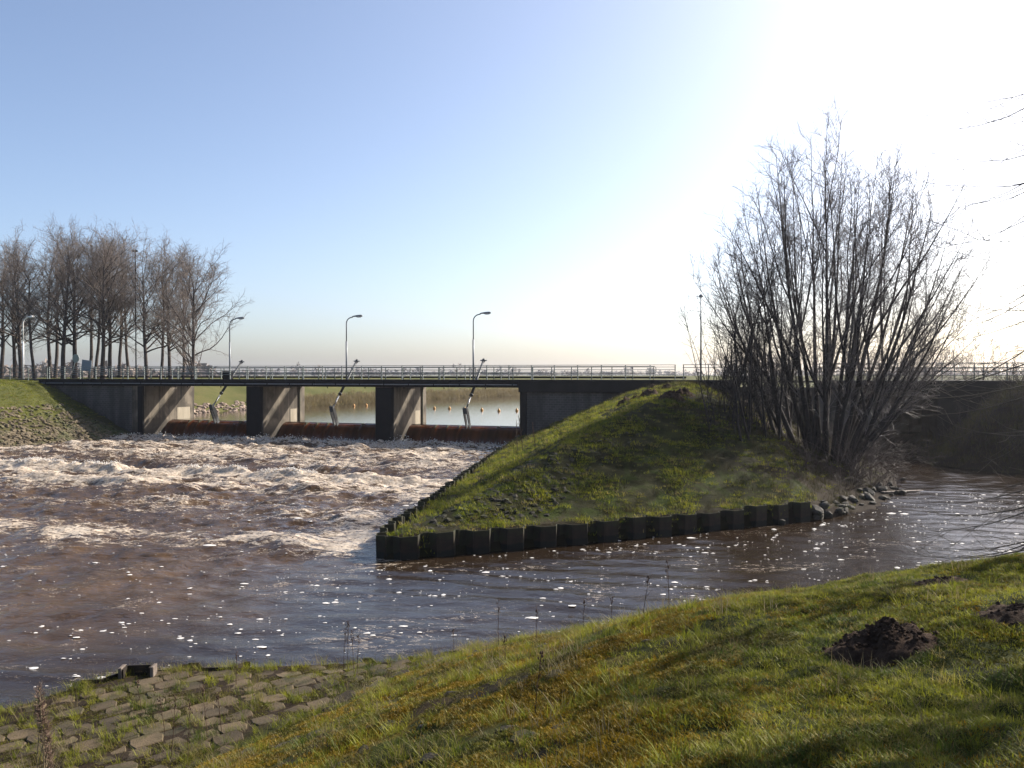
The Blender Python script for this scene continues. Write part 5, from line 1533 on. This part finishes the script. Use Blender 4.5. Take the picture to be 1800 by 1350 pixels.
# ------------------------------------------------------------------ dry stalks, reed plume
def stalk(p, h, seed, label, lean=0.05, tw=6, r0=0.005, name='dry_stalk', cat='plant', group='dry weed stalks'):
    rng = np.random.default_rng(seed)
    g = thing(name, p, 0, label, cat, group)
    tubes = []
    st = polyline(rng, (0, 0, -0.03), (rng.normal(0, lean), rng.normal(0, lean), 1), h, 5, 0.03)
    tubes.append((st, np.linspace(r0, r0 * 0.5, 6), 5))
    for _ in range(tw):
        p2, a2 = sample(st, rng.uniform(0.35, 0.98))
        tubes.append((polyline(rng, p2, side_dir(rng, a2, rng.uniform(0.3, 0.8)), rng.uniform(0.04, 0.14) * (0.5 + h), 2, 0.1, 0.1), np.array([r0 * 0.6, r0 * 0.5, r0 * 0.4]), 4))
    obj('stem', tubes_mesh('stem', tubes), M['stalk'], g)
    heads = MB()
    for _ in range(max(3, tw)):
        q, a = sample(st, rng.uniform(0.8, 1.0)); v = Vector(q) + Vector(rng.normal(0, 0.012, 3))
        heads.tube([v, v + Vector((0, 0, 0.012)), v + Vector((0, 0, 0.028))], [0.003, 0.008, 0.002], 5)
    heads.build('seed_head', M['stalk'], g)
    return g
ST = [(610, 1186, 0.85), (603, 1186, 0.8), (622, 1184, 0.7), (628, 1186, 0.62), (415, 1205, 0.5), (940, 1262, 0.55), (888, 1165, 0.33), (796, 1148, 0.42), (877, 1140, 0.65), (942, 1128, 0.5), (978, 1115, 0.55), (1025, 1108, 0.5),
      (1252, 1055, 0.9), (1268, 1052, 0.85), (1288, 1040, 0.6), (1176, 1078, 0.6), (1130, 1085, 0.5), (1075, 1098, 0.45), (1482, 996, 0.45), (1500, 993, 0.5), (1560, 990, 0.4), (300, 1335, 0.75), (330, 1338, 0.7), (290, 1290, 0.5), (365, 1300, 0.7), (390, 1290, 0.55), (250, 1250, 0.45)]
for i, (px, py, h) in enumerate(ST):
    p = at_px(px, py, h_near, 2, 40)
    where = 'among the paving blocks' if px < 450 else 'in the tuft at the end of the paving' if px < 640 else 'at the water edge of the grassy slope' if px > 1100 else 'on the mossy stony slope'
    stalk(p, h, 700 + i, 'thin dry brown weed stalk ' + where, r0=0.0042, tw=7, group='dry weed stalks ' + where)
for i, (px, py, h) in enumerate(((905, 793, 1.5), (915, 790, 1.7), (937, 785, 1.2))):
    p = at_px(px + 4, py + 2, h_island, 20, 70)
    stalk(p, h, 760 + i, 'pale dry hogweed stalk at the island edge before the right abutment', r0=0.02, tw=5, group='dry stalks at the island edge')

d = ray(76, 1200); k = 7.9 / d[1]
px_, py_ = d[0] * k, 7.9
z0 = hz1(h_near, px_, py_)
g = thing('reed', (px_, py_, z0), 0, 'tall fluffy brown reed plume at the lower left', 'reed')
topz = EYE + d[2] * k - z0
rng = np.random.default_rng(3)
tubes = []
for q in range(5):
    tubes.append((np.array([[rng.normal(0, .03), rng.normal(0, .03), -0.05], [rng.normal(0, .03), rng.normal(0, .03), topz * 0.5], [0.02 * (q - 2), 0.01 * q, topz * (0.98 - 0.09 * q)]]), np.array([0.006, 0.005, 0.003]), 5))
obj('stem', tubes_mesh('stem', tubes), M['dry'], g)
tubes = []
for q in range(420):
    f = rng.random(); j = rng.integers(0, 5)
    c = np.array([0.02 * (j - 2), 0.01 * j, topz * (0.98 - 0.09 * j) - f * 0.34]); w = 0.055 * (0.3 + math.sin(min(1, f * 1.15) * 2.6))
    a = rng.uniform(0, 6.28); e = c + np.array([math.cos(a) * w, math.sin(a) * w, rng.uniform(0.01, 0.09)])
    tubes.append((np.array([c, (c + e) / 2 + rng.normal(0, .004, 3), e]), np.array([0.0025, 0.003, 0.001]), 3))
obj('plume', tubes_mesh('plume', tubes), M['plume'], g)
tubes = []
for q in range(26):
    a = rng.uniform(0, 6.28); L = rng.uniform(0.3, 0.8) * topz; c = np.array([rng.normal(0, .06), rng.normal(0, .06), 0])
    tubes.append((polyline(rng, c, (math.cos(a) * .3, math.sin(a) * .3, 1), L, 4, 0.06), np.linspace(0.004, 0.0015, 5), 3))
obj('leaf', tubes_mesh('leaf', tubes), M['dry'], g)

# ------------------------------------------------------------------ distant treeline
rng = np.random.default_rng(51)
def far_wood(n, seed, r_lo, r_hi, hlo, hhi, px_lo, px_hi, label):
    rng = np.random.default_rng(seed)
    V = []; Fs = []
    for i in range(n):
        px = rng.uniform(px_lo, px_hi); R = rng.uniform(r_lo, r_hi); dx = (px - 900) / F
        x, y = dx * R, R
        hgt = rng.uniform(hlo, hhi) * (0.75 + 0.5 * float(perlin(np.array([px * 0.012]), np.array([R * 0.002]), seed)[0]))
        w = rng.uniform(2.5, 6.0)
        z0 = 2.2
        for k in range(34):
            a = rng.uniform(0, 6.28); q = math.sqrt(rng.random()); hh_ = rng.random() ** 0.7
            env = w * (math.sin(min(1.0, 0.15 + hh_) * 3.0) * 0.9 + 0.25)
            c = np.array([x + math.cos(a) * q * env, y + math.sin(a) * q * env, z0 + hh_ * hgt])
            s = rng.uniform(0.5, 1.3); b0 = len(V)
            for _ in range(3): V.append(tuple(c + rng.normal(0, s, 3) * np.array([1, 1, 0.9])))
            Fs.append((b0, b0 + 1, b0 + 2))
    return obj('distant_treeline', np_mesh('distant_treeline', V, Fs, False), M['twig'], label=label, kind='stuff')
far_wood(900, 1, 700, 1300, 5, 12, -500, 2300, 'grey hazy line of woods on the far horizon')
far_wood(260, 2, 300, 480, 4, 8, -300, 380, 'grey scrubby wood behind the left grove')

# ------------------------------------------------------------------ haze
HZ = NT('haze_air')
HZ.n.remove(HZ.b)
pvn = HZ.n.new('ShaderNodeVolumePrincipled')
pvn.inputs['Color'].default_value = (0.92, 0.93, 1.0, 1)
pvn.inputs['Density'].default_value = 0.00025
pvn.inputs['Anisotropy'].default_value = 0.6
HZ.l.new(pvn.outputs[0], HZ.out.inputs['Volume'])
hb = MB().box(-1500, 1500, -60, 1600, -3.0, 26.0).build('haze', HZ.m, kind='stuff')

e5, ex5, ey5, ez5 = grid_mesh('grass', spaced((-32, 60, 1.0)), spaced((84, 215, 1.0)), h_left, keep=lambda x, y, z: z > 1.0)
dl5 = sd_poly(ex5, ey5, LEFT)
attr(e5, 'dry', sstep(-0.3, 0.2, dl5) * (1 - sstep(1.5, 3.0, dl5)) * sstep(92, 100, ey5))
grass_field('grass', e5, 'dry', 10, [blade_clump('reed_tuft', rg, 22, 0.4, 0.95, 0.35, 0.02, 0.5, 0.4) for _ in range(3)], M['grass_dry'], 'brown reed fringe along the upstream shore', 0.6, 1.2, 9)
